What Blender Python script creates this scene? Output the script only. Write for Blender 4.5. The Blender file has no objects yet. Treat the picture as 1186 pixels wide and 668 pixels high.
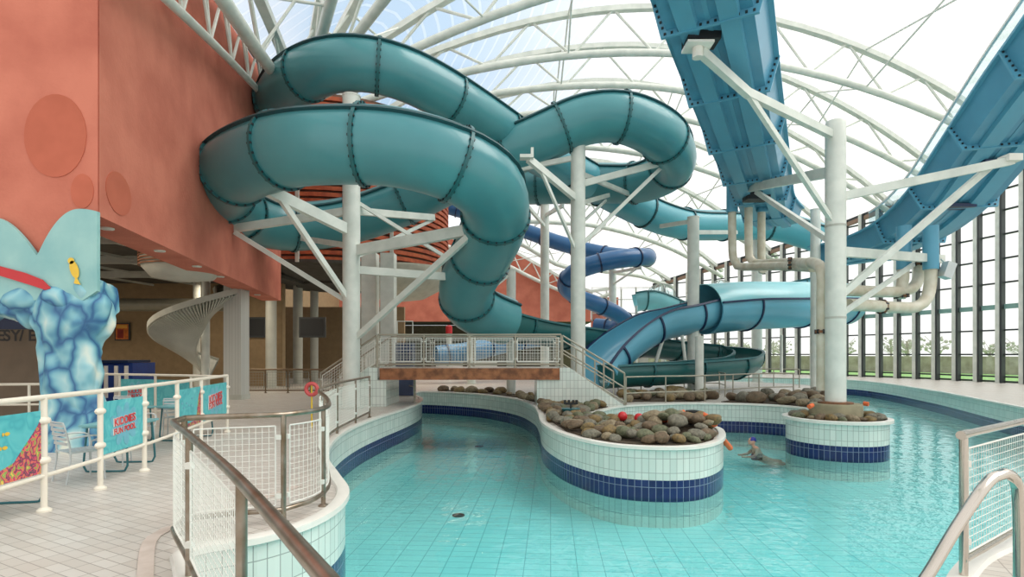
import bpy, bmesh, math, random
from math import sin, cos, pi, radians, hypot, atan2, degrees, sqrt
from mathutils import Vector, Matrix, noise
from mathutils.geometry import tessellate_polygon
random.seed(7)
scn = bpy.context.scene
COL = scn.collection

# ------------------------------------------------------------ camera, world, light, exposure
F = 640.0; EYE = 1.75; HX = 593.0; HY = 410.0
cd = bpy.data.cameras.new('camera'); cam = bpy.data.objects.new('camera', cd); COL.objects.link(cam)
cam.location = (0, 0, EYE); cam.rotation_euler = (pi / 2, 0, 0)
cd.sensor_width = 36.0; cd.lens = 36.0 * F / 1186.0; cd.shift_y = (HY - 334) / 1186.0
cd.clip_start = 0.05; cd.clip_end = 600
scn.camera = cam
scn.view_settings.view_transform = 'Standard'; scn.view_settings.look = 'None'
scn.view_settings.gamma = 1.0; scn.view_settings.use_curve_mapping = False
scn.view_settings.exposure = 0.2
scn.cycles.transparent_max_bounces = 24
scn.cycles.max_bounces = 7; scn.cycles.diffuse_bounces = 4; scn.cycles.glossy_bounces = 3
scn.cycles.use_denoising = True

def lin(c):
    return tuple(((v / 255) / 12.92 if v / 255 <= 0.04045 else ((v / 255 + 0.055) / 1.055) ** 2.4) for v in c)

w = bpy.data.worlds.new('sky'); scn.world = w; w.use_nodes = True
nt = w.node_tree; nt.nodes.clear()
N = nt.nodes.new; Lk = nt.links.new
tc = N('ShaderNodeTexCoord'); no = N('ShaderNodeTexNoise'); no.inputs['Scale'].default_value = 1.6; no.inputs['Detail'].default_value = 5
Lk(tc.outputs['Generated'], no.inputs['Vector'])
vd = N('ShaderNodeVectorMath'); vd.operation = 'DOT_PRODUCT'
_d = Vector((-0.47, 1.0, 0.62)).normalized(); vd.inputs[1].default_value = _d
Lk(tc.outputs['Generated'], vd.inputs[0])
mr = N('ShaderNodeMapRange'); mr.inputs[1].default_value = 0.82; mr.inputs[2].default_value = 0.96
Lk(vd.outputs['Value'], mr.inputs[0])
mm = N('ShaderNodeMath'); mm.operation = 'MULTIPLY'
r1 = N('ShaderNodeMapRange'); r1.inputs[1].default_value = 0.36; r1.inputs[2].default_value = 0.62; Lk(no.outputs[0], r1.inputs[0])
Lk(mr.outputs[0], mm.inputs[0]); Lk(r1.outputs[0], mm.inputs[1])
mx = N('ShaderNodeMix'); mx.data_type = 'RGBA'
mx.inputs[6].default_value = (1.0, 0.985, 0.965, 1); mx.inputs[7].default_value = (*lin((125, 180, 222)), 1)
Lk(mm.outputs[0], mx.inputs[0])
bg = N('ShaderNodeBackground'); bg.inputs[1].default_value = 1.12
Lk(mx.outputs[2], bg.inputs[0])
wo = N('ShaderNodeOutputWorld'); Lk(bg.outputs[0], wo.inputs[0])

sd = bpy.data.lights.new('soft_sun', 'SUN'); so = bpy.data.objects.new('soft_sun', sd); COL.objects.link(so)
sd.energy = 2.8; sd.angle = radians(40); sd.color = (1, 0.97, 0.92); so.rotation_euler = Vector((-.62, .12, -.75)).to_track_quat('-Z', 'Y').to_euler()

# ------------------------------------------------------------ pixel helpers (photo position at a real distance)
def P(px, py, Y): return Vector(((px - HX) / F * Y, Y, EYE - (py - HY) / F * Y))
def G(px, py, z=-0.07):
    Y = (EYE - z) * F / (py - HY); return Vector(((px - HX) / F * Y, Y, z))

# ------------------------------------------------------------ materials
MATS = {}
def mat(name, col, rough=0.5, metal=0.0, var=0.12, scale=3.0, bump=0.0, bscale=40.0, col2=None, spec=0.5, coat=0.0):
    if name in MATS: return MATS[name]
    m = bpy.data.materials.new(name); m.use_nodes = True; t = m.node_tree
    b = t.nodes['Principled BSDF']; b.inputs['Roughness'].default_value = rough; b.inputs['Metallic'].default_value = metal
    b.inputs['Specular IOR Level'].default_value = spec; b.inputs['Coat Weight'].default_value = coat
    c = lin(col); c2 = lin(col2) if col2 else tuple(v * (1 - var) for v in c)
    tc = t.nodes.new('ShaderNodeTexCoord'); n = t.nodes.new('ShaderNodeTexNoise')
    n.inputs['Scale'].default_value = scale; n.inputs['Detail'].default_value = 6
    t.links.new(tc.outputs['Object'], n.inputs['Vector'])
    r = t.nodes.new('ShaderNodeMapRange'); r.inputs[1].default_value = 0.35; r.inputs[2].default_value = 0.65
    t.links.new(n.outputs[0], r.inputs[0])
    x = t.nodes.new('ShaderNodeMix'); x.data_type = 'RGBA'; x.inputs[6].default_value = (*c, 1); x.inputs[7].default_value = (*c2, 1)
    t.links.new(r.outputs[0], x.inputs[0]); t.links.new(x.outputs[2], b.inputs['Base Color'])
    if bump:
        n2 = t.nodes.new('ShaderNodeTexNoise'); n2.inputs['Scale'].default_value = bscale
        t.links.new(tc.outputs['Object'], n2.inputs['Vector'])
        bp = t.nodes.new('ShaderNodeBump'); bp.inputs['Strength'].default_value = bump; bp.inputs['Distance'].default_value = 0.02
        t.links.new(n2.outputs[0], bp.inputs['Height']); t.links.new(bp.outputs[0], b.inputs['Normal'])
    m.diffuse_color = (*c, 1); MATS[name] = m; return m

steel = mat('white_painted_steel', (222, 226, 218), 0.4, var=0.14, scale=2, col2=(204, 210, 202))
steel_d = mat('dull_grey_white_steel', (190, 192, 182), 0.5, var=0.15, scale=1.5)
chrome = mat('worn_stainless_steel', (165, 155, 142), 0.28, 0.85, var=0.4, scale=5, col2=(128, 112, 92))
chrome2 = mat('polished_stainless_steel', (205, 198, 188), 0.16, 1.0, var=0.1)
cream = mat('cream_painted_rail', (232, 226, 210), 0.4, var=0.06)
teal = mat('teal_fibreglass', (74, 144, 150), 0.33, var=0.12, scale=0.5, col2=(66, 132, 140), coat=0.2)
teal_rim = mat('dark_teal_rim', (24, 74, 80), 0.4)
teal_lit = mat('lit_teal_fibreglass', (88, 168, 182), 0.33, var=0.1, scale=0.5, coat=0.2)  # lit copy of the teal: stronger light painted into the colour
green_d = mat('deep_green_fibreglass', (40, 104, 104), 0.35, var=0.15, scale=0.7, coat=0.2)
blue_d = mat('dark_blue_fibreglass', (44, 104, 156), 0.33, var=0.15, scale=0.7, coat=0.2)
blue_rim = mat('navy_flange', (20, 42, 80), 0.4)
blue_f = mat('steel_blue_fibreglass', (86, 154, 184), 0.4, var=0.12, scale=0.6, col2=(76, 142, 172), coat=0.15)
blue_f2 = mat('blue_grey_rib', (92, 162, 190), 0.4, var=0.1, scale=0.6)
cyan_f = mat('cyan_fibreglass', (98, 172, 198), 0.35, var=0.1, scale=0.6, coat=0.2)
cyan_l = mat('pale_cyan_cover', (140, 208, 216), 0.3, var=0.1, scale=0.6, coat=0.2)
boltm = mat('dark_bolt', (32, 40, 44), 0.5)
terra = mat('terracotta_render', (203, 122, 100), 0.85, scale=0.9, col2=(184, 104, 84), bump=0.3, bscale=14)
terra_d = mat('terracotta_relief', (186, 100, 80), 0.85, scale=1.5, col2=(172, 86, 68))
terra_o = mat('terracotta_oval', (190, 102, 78), 0.85, scale=1.5, col2=(178, 94, 70))
cap_m = mat('white_glazed_coping', (232, 230, 222), 0.25, var=0.06, scale=4)
pipe_m = mat('cream_duct', (214, 210, 194), 0.5, scale=2.5, col2=(196, 188, 166))
rust = mat('rusty_flange', (138, 92, 60), 0.7, scale=10, col2=(96, 70, 52))
wood = mat('weathered_wood', (168, 108, 70), 0.7, scale=4, col2=(112, 70, 46), bump=0.4, bscale=18)
concrete = mat('stained_concrete', (158, 150, 122), 0.8, scale=2.5, col2=(132, 128, 104), bump=0.3)
rockm = [mat('rock_%s' % n, c, 0.75, scale=6, col2=c2, bump=0.5, bscale=12) for n, c, c2 in
         (('grey', (126, 122, 106), (92, 90, 78)), ('brown', (116, 98, 76), (84, 72, 56)), ('green', (112, 114, 88), (78, 84, 62)), ('tan', (146, 134, 108), (108, 96, 74)), ('ochre', (134, 112, 70), (98, 86, 60)))]
soil = mat('brown_gravel', (78, 66, 50), 0.9, scale=14, col2=(52, 44, 34), bump=0.8, bscale=30)
darkm = mat('near_black_plastic', (26, 30, 32), 0.5)
room_w = mat('beige_room_wall', (150, 128, 96), 0.8, var=0.15)
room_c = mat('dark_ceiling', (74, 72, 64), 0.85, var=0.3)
blue_pad = mat('royal_blue_vinyl', (30, 60, 132), 0.45, var=0.2)
orange = mat('orange_foam', (226, 110, 60), 0.7, var=0.1)
red = mat('red_plastic', (196, 38, 44), 0.4, var=0.1)
alu = mat('aluminium_slats', (200, 206, 206), 0.35, 0.3, var=0.1)
tealleg = mat('teal_tube', (34, 104, 112), 0.4)
skin = mat('skin', (222, 170, 146), 0.5, var=0.08)
capb = mat('blue_swim_cap', (44, 50, 150), 0.35)
frame_d = mat('dark_window_frame', (52, 58, 60), 0.4)
hair = mat('dark_hair', (46, 34, 28), 0.6)
grass = mat('lawn', (138, 182, 104), 0.9, scale=6, col2=(110, 150, 84))
fencem = mat('washed_out_fence', (186, 180, 166), 0.9, scale=1.2, col2=(150, 144, 130))  # fence brown paled, outdoor overexposure put into the colour
bark = mat('washed_out_bark', (176, 170, 160), 0.9)  # bark paled too, the bright wash-out outside is painted in
leafm = mat('washed_out_twigs', (196, 194, 186), 0.9, scale=3)  # twigs lightened to paint in the same outdoor glare
ringm = mat('black_gasket', (30, 44, 48), 0.5)
bladec = mat('yellow_paint', (222, 190, 60), 0.5)
wirem = mat('white_coated_wire', (226, 226, 218), 0.4, var=0.05)
mesh_d = mat('grey_wire', (150, 150, 140), 0.5)
slat_m = mat('cedar_slat', (186, 92, 52), 0.65, scale=3, col2=(150, 66, 38), bump=0.2)
slat_bk = mat('dark_backing', (110, 84, 68), 0.8)

def tile_wall(name, navy=True):
    m = bpy.data.materials.new(name); m.use_nodes = True; t = m.node_tree; b = t.nodes['Principled BSDF']
    b.inputs['Roughness'].default_value = 0.18
    uv = t.nodes.new('ShaderNodeUVMap'); uv.uv_map = 'UVMap'
    br = t.nodes.new('ShaderNodeTexBrick'); br.offset = 0; br.inputs['Scale'].default_value = 1
    br.inputs['Brick Width'].default_value = 0.135; br.inputs['Row Height'].default_value = 0.28
    br.inputs['Mortar Size'].default_value = 0.006; br.inputs['Mortar Smooth'].default_value = 0.2
    br.inputs['Color1'].default_value = (*lin((222, 230, 222)), 1); br.inputs['Color2'].default_value = (*lin((206, 218, 210)), 1)
    br.inputs['Mortar'].default_value = (*lin((158, 166, 160)), 1)
    t.links.new(uv.outputs[0], br.inputs['Vector'])
    out = br.outputs['Color']
    if navy:
        b2 = t.nodes.new('ShaderNodeTexBrick'); b2.offset = 0; b2.inputs['Scale'].default_value = 1
        b2.inputs['Brick Width'].default_value = 0.135; b2.inputs['Row Height'].default_value = 0.28
        b2.inputs['Mortar Size'].default_value = 0.006
        b2.inputs['Color1'].default_value = (*lin((30, 44, 100)), 1); b2.inputs['Color2'].default_value = (*lin((24, 36, 84)), 1)
        b2.inputs['Mortar'].default_value = (*lin((130, 140, 160)), 1)
        t.links.new(uv.outputs[0], b2.inputs['Vector'])
        sp = t.nodes.new('ShaderNodeSeparateXYZ'); t.links.new(uv.outputs[0], sp.inputs[0])
        g1 = t.nodes.new('ShaderNodeMath'); g1.operation = 'LESS_THAN'; g1.inputs[1].default_value = -0.70
        g2 = t.nodes.new('ShaderNodeMath'); g2.operation = 'GREATER_THAN'; g2.inputs[1].default_value = -1.12
        t.links.new(sp.outputs[1], g1.inputs[0]); t.links.new(sp.outputs[1], g2.inputs[0])
        mu = t.nodes.new('ShaderNodeMath'); mu.operation = 'MULTIPLY'; t.links.new(g1.outputs[0], mu.inputs[0]); t.links.new(g2.outputs[0], mu.inputs[1])
        x = t.nodes.new('ShaderNodeMix'); x.data_type = 'RGBA'
        t.links.new(mu.outputs[0], x.inputs[0]); t.links.new(out, x.inputs[6]); t.links.new(b2.outputs['Color'], x.inputs[7]); out = x.outputs[2]
    t.links.new(out, b.inputs['Base Color']); return m
tilew = tile_wall('pool_wall_tile'); tilep = tile_wall('plain_wall_tile', False)

def tile_floor(name, c1, c2, mort, w_, h_, ms, rough, rot=0.0, dirt=0.25, off=0.0):
    m = bpy.data.materials.new(name); m.use_nodes = True; t = m.node_tree; b = t.nodes['Principled BSDF']
    b.inputs['Roughness'].default_value = rough
    tc = t.nodes.new('ShaderNodeTexCoord'); mp = t.nodes.new('ShaderNodeMapping'); mp.inputs['Rotation'].default_value = (0, 0, rot)
    t.links.new(tc.outputs['Object'], mp.inputs[0])
    br = t.nodes.new('ShaderNodeTexBrick'); br.offset = off; br.inputs['Scale'].default_value = 1
    br.inputs['Brick Width'].default_value = w_; br.inputs['Row Height'].default_value = h_
    br.inputs['Mortar Size'].default_value = ms; br.inputs['Mortar Smooth'].default_value = 0.3
    br.inputs['Color1'].default_value = (*lin(c1), 1); br.inputs['Color2'].default_value = (*lin(c2), 1); br.inputs['Mortar'].default_value = (*lin(mort), 1)
    t.links.new(mp.outputs[0], br.inputs['Vector'])
    n = t.nodes.new('ShaderNodeTexNoise'); n.inputs['Scale'].default_value = 0.8; n.inputs['Detail'].default_value = 8
    t.links.new(tc.outputs['Object'], n.inputs['Vector'])
    r = t.nodes.new('ShaderNodeMapRange'); r.inputs[1].default_value = 0.4; r.inputs[2].default_value = 0.75; r.inputs[4].default_value = dirt
    t.links.new(n.outputs[0], r.inputs[0])
    x = t.nodes.new('ShaderNodeMix'); x.data_type = 'RGBA'; x.inputs[7].default_value = (*lin((168, 142, 122)), 1) if dirt > 0.1 else (*lin(c2), 1)
    t.links.new(r.outputs[0], x.inputs[0]); t.links.new(br.outputs['Color'], x.inputs[6]); t.links.new(x.outputs[2], b.inputs['Base Color'])
    return m
deckm = tile_floor('deck_tile', (206, 202, 194), (194, 188, 179), (146, 140, 132), 0.25, 0.12, 0.005, 0.4, rot=radians(28), dirt=0.2)
poolm = tile_floor('pool_floor_tile', (160, 236, 234), (154, 230, 230), (98, 178, 184), 0.42, 0.24, 0.007, 0.5, rot=radians(4), dirt=0.0)

def water_mat():
    m = bpy.data.materials.new('pool_water'); m.use_nodes = True; t = m.node_tree; t.nodes.clear()
    o = t.nodes.new('ShaderNodeOutputMaterial'); mx = t.nodes.new('ShaderNodeMixShader')
    tr = t.nodes.new('ShaderNodeBsdfTransparent'); tr.inputs[0].default_value = (0.84, 0.98, 0.985, 1)
    gl = t.nodes.new('ShaderNodeBsdfGlossy'); gl.inputs['Roughness'].default_value = 0.03
    fr = t.nodes.new('ShaderNodeFresnel'); fr.inputs[0].default_value = 1.33
    tc = t.nodes.new('ShaderNodeTexCoord')
    n = t.nodes.new('ShaderNodeTexNoise'); n.inputs['Scale'].default_value = 1.5; n.inputs['Detail'].default_value = 3
    n2 = t.nodes.new('ShaderNodeTexNoise'); n2.inputs['Scale'].default_value = 5; n2.inputs['Detail'].default_value = 2
    ad = t.nodes.new('ShaderNodeMath'); ad.operation = 'MULTIPLY_ADD'; ad.inputs[1].default_value = 0.35
    bp = t.nodes.new('ShaderNodeBump'); bp.inputs['Strength'].default_value = 0.30; bp.inputs['Distance'].default_value = 0.08
    t.links.new(tc.outputs['Object'], n.inputs[0]); t.links.new(tc.outputs['Object'], n2.inputs[0])
    t.links.new(n2.outputs[0], ad.inputs[0]); t.links.new(n.outputs[0], ad.inputs[2]); t.links.new(ad.outputs[0], bp.inputs['Height'])
    t.links.new(bp.outputs[0], gl.inputs['Normal']); t.links.new(bp.outputs[0], fr.inputs['Normal'])
    t.links.new(fr.outputs[0], mx.inputs[0]); t.links.new(tr.outputs[0], mx.inputs[1]); t.links.new(gl.outputs[0], mx.inputs[2]); t.links.new(mx.outputs[0], o.inputs[0])
    return m
waterm = water_mat()

def clear_mat(name, tint, refl=0.06):
    m = bpy.data.materials.new(name); m.use_nodes = True; t = m.node_tree; t.nodes.clear()
    o = t.nodes.new('ShaderNodeOutputMaterial'); mx = t.nodes.new('ShaderNodeMixShader'); mx.inputs[0].default_value = refl
    tr = t.nodes.new('ShaderNodeBsdfTransparent'); tr.inputs[0].default_value = (*tint, 1)
    gl = t.nodes.new('ShaderNodeBsdfGlossy'); gl.inputs['Roughness'].default_value = 0.02
    t.links.new(tr.outputs[0], mx.inputs[1]); t.links.new(gl.outputs[0], mx.inputs[2]); t.links.new(mx.outputs[0], o.inputs[0]); return m
glassm = clear_mat('window_glass', (0.93, 0.96, 0.95)); acryl = clear_mat('clear_acrylic', (0.86, 0.93, 0.93), 0.14)

def roof_mat():
    m = bpy.data.materials.new('translucent_roof_skin'); m.use_nodes = True; t = m.node_tree; t.nodes.clear()
    o = t.nodes.new('ShaderNodeOutputMaterial'); mx = t.nodes.new('ShaderNodeMixShader')
    tr = t.nodes.new('ShaderNodeBsdfTransparent'); tr.inputs[0].default_value = (0.885, 0.885, 0.885, 1)
    tl = t.nodes.new('ShaderNodeBsdfTranslucent'); tl.inputs[0].default_value = (0.82, 0.81, 0.80, 1)
    uv = t.nodes.new('ShaderNodeUVMap'); uv.uv_map = 'UVMap'; sp = t.nodes.new('ShaderNodeSeparateXYZ'); t.links.new(uv.outputs[0], sp.inputs[0])
    # thin seams along the sheets
    s = t.nodes.new('ShaderNodeMath'); s.operation = 'MULTIPLY'; s.inputs[1].default_value = 2.2; t.links.new(sp.outputs[1], s.inputs[0])
    fr = t.nodes.new('ShaderNodeMath'); fr.operation = 'FRACT'; t.links.new(s.outputs[0], fr.inputs[0])
    g = t.nodes.new('ShaderNodeMath'); g.operation = 'GREATER_THAN'; g.inputs[1].default_value = 0.82; t.links.new(fr.outputs[0], g.inputs[0])
    q = t.nodes.new('ShaderNodeMath'); q.operation = 'MULTIPLY_ADD'; q.inputs[1].default_value = 0.13; q.inputs[2].default_value = 0.34; t.links.new(g.outputs[0], q.inputs[0])
    t.links.new(q.outputs[0], mx.inputs[0])
    t.links.new(tr.outputs[0], mx.inputs[1]); t.links.new(tl.outputs[0], mx.inputs[2]); t.links.new(mx.outputs[0], o.inputs[0]); return m
roofm = roof_mat()

def mural_mat(name, cols, scale, dist, rough=0.5):
    m = bpy.data.materials.new(name); m.use_nodes = True; t = m.node_tree; b = t.nodes['Principled BSDF']; b.inputs['Roughness'].default_value = rough
    tc = t.nodes.new('ShaderNodeTexCoord'); n = t.nodes.new('ShaderNodeTexNoise'); n.inputs['Scale'].default_value = scale * 0.8
    t.links.new(tc.outputs['Object'], n.inputs['Vector'])
    vm = t.nodes.new('ShaderNodeVectorMath'); vm.operation = 'MULTIPLY_ADD'; vm.inputs[1].default_value = (dist,) * 3
    t.links.new(n.outputs['Color'], vm.inputs[0]); t.links.new(tc.outputs['Object'], vm.inputs[2])
    mp = t.nodes.new('ShaderNodeMapping'); mp.inputs['Scale'].default_value = (1, 1, 0.5); t.links.new(vm.outputs[0], mp.inputs[0])
    v = t.nodes.new('ShaderNodeTexVoronoi'); v.feature = 'DISTANCE_TO_EDGE'; v.inputs['Scale'].default_value = scale; t.links.new(mp.outputs[0], v.inputs['Vector'])
    cr = t.nodes.new('ShaderNodeValToRGB'); e = cr.color_ramp.elements
    e[0].position = 0; e[0].color = (*lin(cols[0]), 1); e[1].position = 0.42; e[1].color = (*lin(cols[-1]), 1)
    for i, c in enumerate(cols[1:-1]):
        k = e.new((0.07, 0.16, 0.27)[i]); k.color = (*lin(c), 1)
    t.links.new(v.outputs['Distance'], cr.inputs[0]); t.links.new(cr.outputs[0], b.inputs['Base Color']); return m
icem = mural_mat('painted_blue_rockwork', [(44, 92, 138), (84, 144, 172), (124, 180, 192), (162, 202, 206), (222, 226, 210)], 1.9, 0.7)
seam_ = mural_mat('painted_sea', [(72, 172, 182), (84, 184, 190), (96, 192, 196), (86, 186, 192), (120, 204, 206)], 2.5, 1.5)
muralm = mat('painted_pale_sea', (152, 196, 192), 0.6, scale=1.6, col2=(132, 182, 182))
coralm = mural_mat('painted_coral', [(30, 80, 76), (190, 60, 110), (230, 120, 90), (90, 170, 90), (236, 196, 90)], 9, 0.4)

# ------------------------------------------------------------ mesh builder
class MB:
    def __init__(s): s.v = []; s.f = []; s.mi = []; s.uv = []; s.cur = 0
    def face(s, idx, uv=None): s.f.append(tuple(idx)); s.mi.append(s.cur); s.uv.append(uv)
    def add(s, vs, fs):
        b = len(s.v); s.v += [Vector(x) for x in vs]
        for f in fs: s.face([b + i for i in f])
    def box(s, c, d, rz=0.0, M=None):
        cx, cy, cz = c; hx, hy, hz = d[0] / 2, d[1] / 2, d[2] / 2; vs = []
        for x, y, z in ((-1, -1, -1), (1, -1, -1), (1, 1, -1), (-1, 1, -1), (-1, -1, 1), (1, -1, 1), (1, 1, 1), (-1, 1, 1)):
            v = Vector((x * hx, y * hy, z * hz))
            if M: v = M @ v
            elif rz: v = Vector((v.x * cos(rz) - v.y * sin(rz), v.x * sin(rz) + v.y * cos(rz), v.z))
            vs.append(v + Vector(c))
        s.add(vs, [(0, 3, 2, 1), (4, 5, 6, 7), (0, 1, 5, 4), (1, 2, 6, 5), (2, 3, 7, 6), (3, 0, 4, 7)]); return s
    def bar(s, a, b, w_, h_):      # rectangular bar from a to b
        a = Vector(a); b = Vector(b); t = b - a; L = t.length; t.normalize()
        sd_ = t.cross(Vector((0, 0, 1)));
        if sd_.length < 1e-3: sd_ = Vector((1, 0, 0))
        sd_.normalize(); up = sd_.cross(t); M = Matrix((sd_, t, up)).transposed()
        return s.box((a + b) / 2, (w_, L, h_), M=M)
    def sweep(s, path, prof, closed=False, caps=True, prof_closed=True, scales=None, up=Vector((0, 0, 1))):
        n = len(path); m = len(prof); b = len(s.v)
        for i, p in enumerate(path):
            t = (path[(i + 1) % n] - path[i - 1]) if closed else (path[min(i + 1, n - 1)] - path[max(i - 1, 0)])
            t = t.normalized(); sd_ = t.cross(up)
            if sd_.length < 1e-3: sd_ = Vector((1, 0, 0)) if i == 0 else last
            sd_.normalize(); last = sd_; u = sd_.cross(t); k = scales[i] if scales else 1
            for (x, y) in prof: s.v.append(p + sd_ * x * k + u * y * k)
        rng = n if closed else n - 1
        for i in range(rng):
            for j in range(m if prof_closed else m - 1):
                a0 = b + i * m + j; a1 = b + i * m + (j + 1) % m; c0 = b + ((i + 1) % n) * m + j; c1 = b + ((i + 1) % n) * m + (j + 1) % m
                s.face((a0, c0, c1, a1))
        if caps and not closed and prof_closed:
            s.face([b + j for j in range(m)]); s.face([b + (n - 1) * m + j for j in reversed(range(m))])
        return s
    def tube(s, path, r, seg=10, closed=False):
        path = [Vector(p) for p in path]; n = len(path); b = len(s.v); sd_ = None
        for i, p in enumerate(path):
            t = (path[(i + 1) % n] - path[i - 1]) if closed else (path[min(i + 1, n - 1)] - path[max(i - 1, 0)])
            t = t.normalized()
            if sd_ is None:
                sd_ = t.cross(Vector((0, 0, 1)))
                if sd_.length < 1e-2: sd_ = Vector((1, 0, 0))
            sd_ = (sd_ - t * sd_.dot(t)).normalized(); u = sd_.cross(t)
            for k in range(seg): a = 2 * pi * k / seg; s.v.append(p + sd_ * r * cos(a) + u * r * sin(a))
        for i in range(n if closed else n - 1):
            for j in range(seg):
                i2 = (i + 1) % n; j2 = (j + 1) % seg; s.face((b + i * seg + j, b + i2 * seg + j, b + i2 * seg + j2, b + i * seg + j2))
        if not closed: s.face([b + j for j in range(seg)]); s.face([b + (n - 1) * seg + j for j in reversed(range(seg))])
        return s
    def lathe(s, c, prof, seg=24):
        b = len(s.v); n = len(prof); c = Vector(c)
        for r, z in prof:
            for k in range(seg): s.v.append(c + Vector((r * cos(2 * pi * k / seg), r * sin(2 * pi * k / seg), z)))
        for i in range(n - 1):
            for k in range(seg):
                k2 = (k + 1) % seg; s.face((b + i * seg + k, b + i * seg + k2, b + (i + 1) * seg + k2, b + (i + 1) * seg + k))
        s.face([b + k for k in reversed(range(seg))]); s.face([b + (n - 1) * seg + k for k in range(seg)]); return s
    def prism(s, poly, z0, z1, uvw=False):   # poly list of xy
        tris = tessellate_polygon([[Vector((x, y, 0)) for x, y in poly]]); b = len(s.v); n = len(poly)
        for z in (z0, z1):
            for x, y in poly: s.v.append(Vector((x, y, z)))
        for t in tris: s.face([b + i for i in t]); s.face([b + n + i for i in t])
        for i in range(n): j = (i + 1) % n; s.face((b + i, b + j, b + n + j, b + n + i))
        return s
    def plate(s, pts, nrm, th):              # planar polygon thickened
        tris = tessellate_polygon([[Vector(p) for p in pts]]); b = len(s.v); n = len(pts); nv = Vector(nrm).normalized() * th
        for p in pts: s.v.append(Vector(p))
        for p in pts: s.v.append(Vector(p) + nv)
        for t in tris: s.face([b + i for i in t]); s.face([b + n + i for i in t])
        for i in range(n): j = (i + 1) % n; s.face((b + i, b + j, b + n + j, b + n + i))
        return s
    def ball(s, c, r, sx=1, sy=1, sz=1, seg=14, rg=9):
        b = len(s.v); c = Vector(c)
        for i in range(1, rg):
            ph = pi * i / rg
            for k in range(seg): s.v.append(c + Vector((r * sx * sin(ph) * cos(2 * pi * k / seg), r * sy * sin(ph) * sin(2 * pi * k / seg), r * sz * cos(ph))))
        s.v.append(c + Vector((0, 0, r * sz))); s.v.append(c - Vector((0, 0, r * sz))); T = len(s.v) - 2
        for i in range(rg - 2):
            for k in range(seg): k2 = (k + 1) % seg; s.face((b + i * seg + k, b + (i + 1) * seg + k, b + (i + 1) * seg + k2, b + i * seg + k2))
        for k in range(seg): k2 = (k + 1) % seg; s.face((T, b + k, b + k2)); s.face((T + 1, b + (rg - 2) * seg + k2, b + (rg - 2) * seg + k))
        return s

ORG = {}
def obj(name, mb, mats, parent=None, smooth=False, loc=None):
    """links a mesh builder (world coordinates) as one object; children are stored relative to their thing"""
    if not isinstance(mats, (list, tuple)): mats = [mats]
    o0 = Vector(ORG[parent.name]) if parent else (Vector(loc) if loc is not None else Vector((0, 0, 0)))
    me = bpy.data.meshes.new(name); me.from_pydata([v - o0 for v in mb.v], [], mb.f)
    for m in mats: me.materials.append(m)
    me.polygons.foreach_set('material_index', mb.mi)
    if any(u is not None for u in mb.uv):
        ul = me.uv_layers.new(name='UVMap'); k = 0
        for fi, f in enumerate(mb.f):
            for j in range(len(f)):
                ul.data[k].uv = mb.uv[fi][j] if mb.uv[fi] else (0, 0); k += 1
    bm = bmesh.new(); bm.from_mesh(me); bmesh.ops.recalc_face_normals(bm, faces=bm.faces); bm.to_mesh(me); bm.free()
    if smooth:
        me.polygons.foreach_set('use_smooth', [True] * len(me.polygons)); me.set_sharp_from_angle(angle=radians(42))
    o = bpy.data.objects.new(name, me); COL.objects.link(o)
    if parent: o.parent = parent
    else: o.location = o0
    ORG[o.name] = o0
    return o
def tag(o, label, cat, group=None, kind=None):
    if label: o['label'] = label
    if cat: o['category'] = cat
    if group: o['group'] = group
    if kind: o['kind'] = kind
    return o
def thing(name, label, cat, loc, group=None):
    o = bpy.data.objects.new(name, None); COL.objects.link(o); o.location = loc; o.empty_display_size = 0.2
    ORG[o.name] = Vector(loc); return tag(o, label, cat, group)
def struct(name, mb, m, smooth=False, label=None, kind='structure'):
    o = obj(name, mb, m, smooth=smooth); o['kind'] = kind
    if label: o['label'] = label
    return o
def copy_tree(o, parent=None, loc=None, rz=None):
    c = o.copy(); COL.objects.link(c)
    if parent: c.parent = parent
    if loc is not None: c.location = loc
    if rz is not None: c.rotation_euler = (0, 0, rz)
    for ch in o.children: copy_tree(ch, c)
    return c
def smoothpath(pts, step=0.25, closed=False):
    pts = [Vector(p) for p in pts]; n = len(pts); out = []
    rng = n if closed else n - 1
    for i in range(rng):
        g = (lambda k: pts[k % n]) if closed else (lambda k: pts[max(0, min(n - 1, k))])
        p0, p1, p2, p3 = g(i - 1), g(i), g(i + 1), g(i + 2)
        m = max(1, int((p2 - p1).length / step))
        for j in range(m):
            t = j / m; out.append(0.5 * ((2 * p1) + (p2 - p0) * t + (2 * p0 - 5 * p1 + 4 * p2 - p3) * t * t + (3 * p1 - p0 - 3 * p2 + p3) * t ** 3))
    if not closed: out.append(pts[-1])
    return out
def arclen(path):
    s = [0]
    for a, b in zip(path, path[1:]): s.append(s[-1] + (b - a).length)
    return s
def at_len(path, S, d):
    d = max(0, min(S[-1], d))
    for i in range(len(S) - 1):
        if d <= S[i + 1] + 1e-9:
            k = (d - S[i]) / max(1e-9, S[i + 1] - S[i]); return path[i].lerp(path[i + 1], k), (path[i + 1] - path[i]).normalized()
    return path[-1], (path[-1] - path[-2]).normalized()

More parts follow.
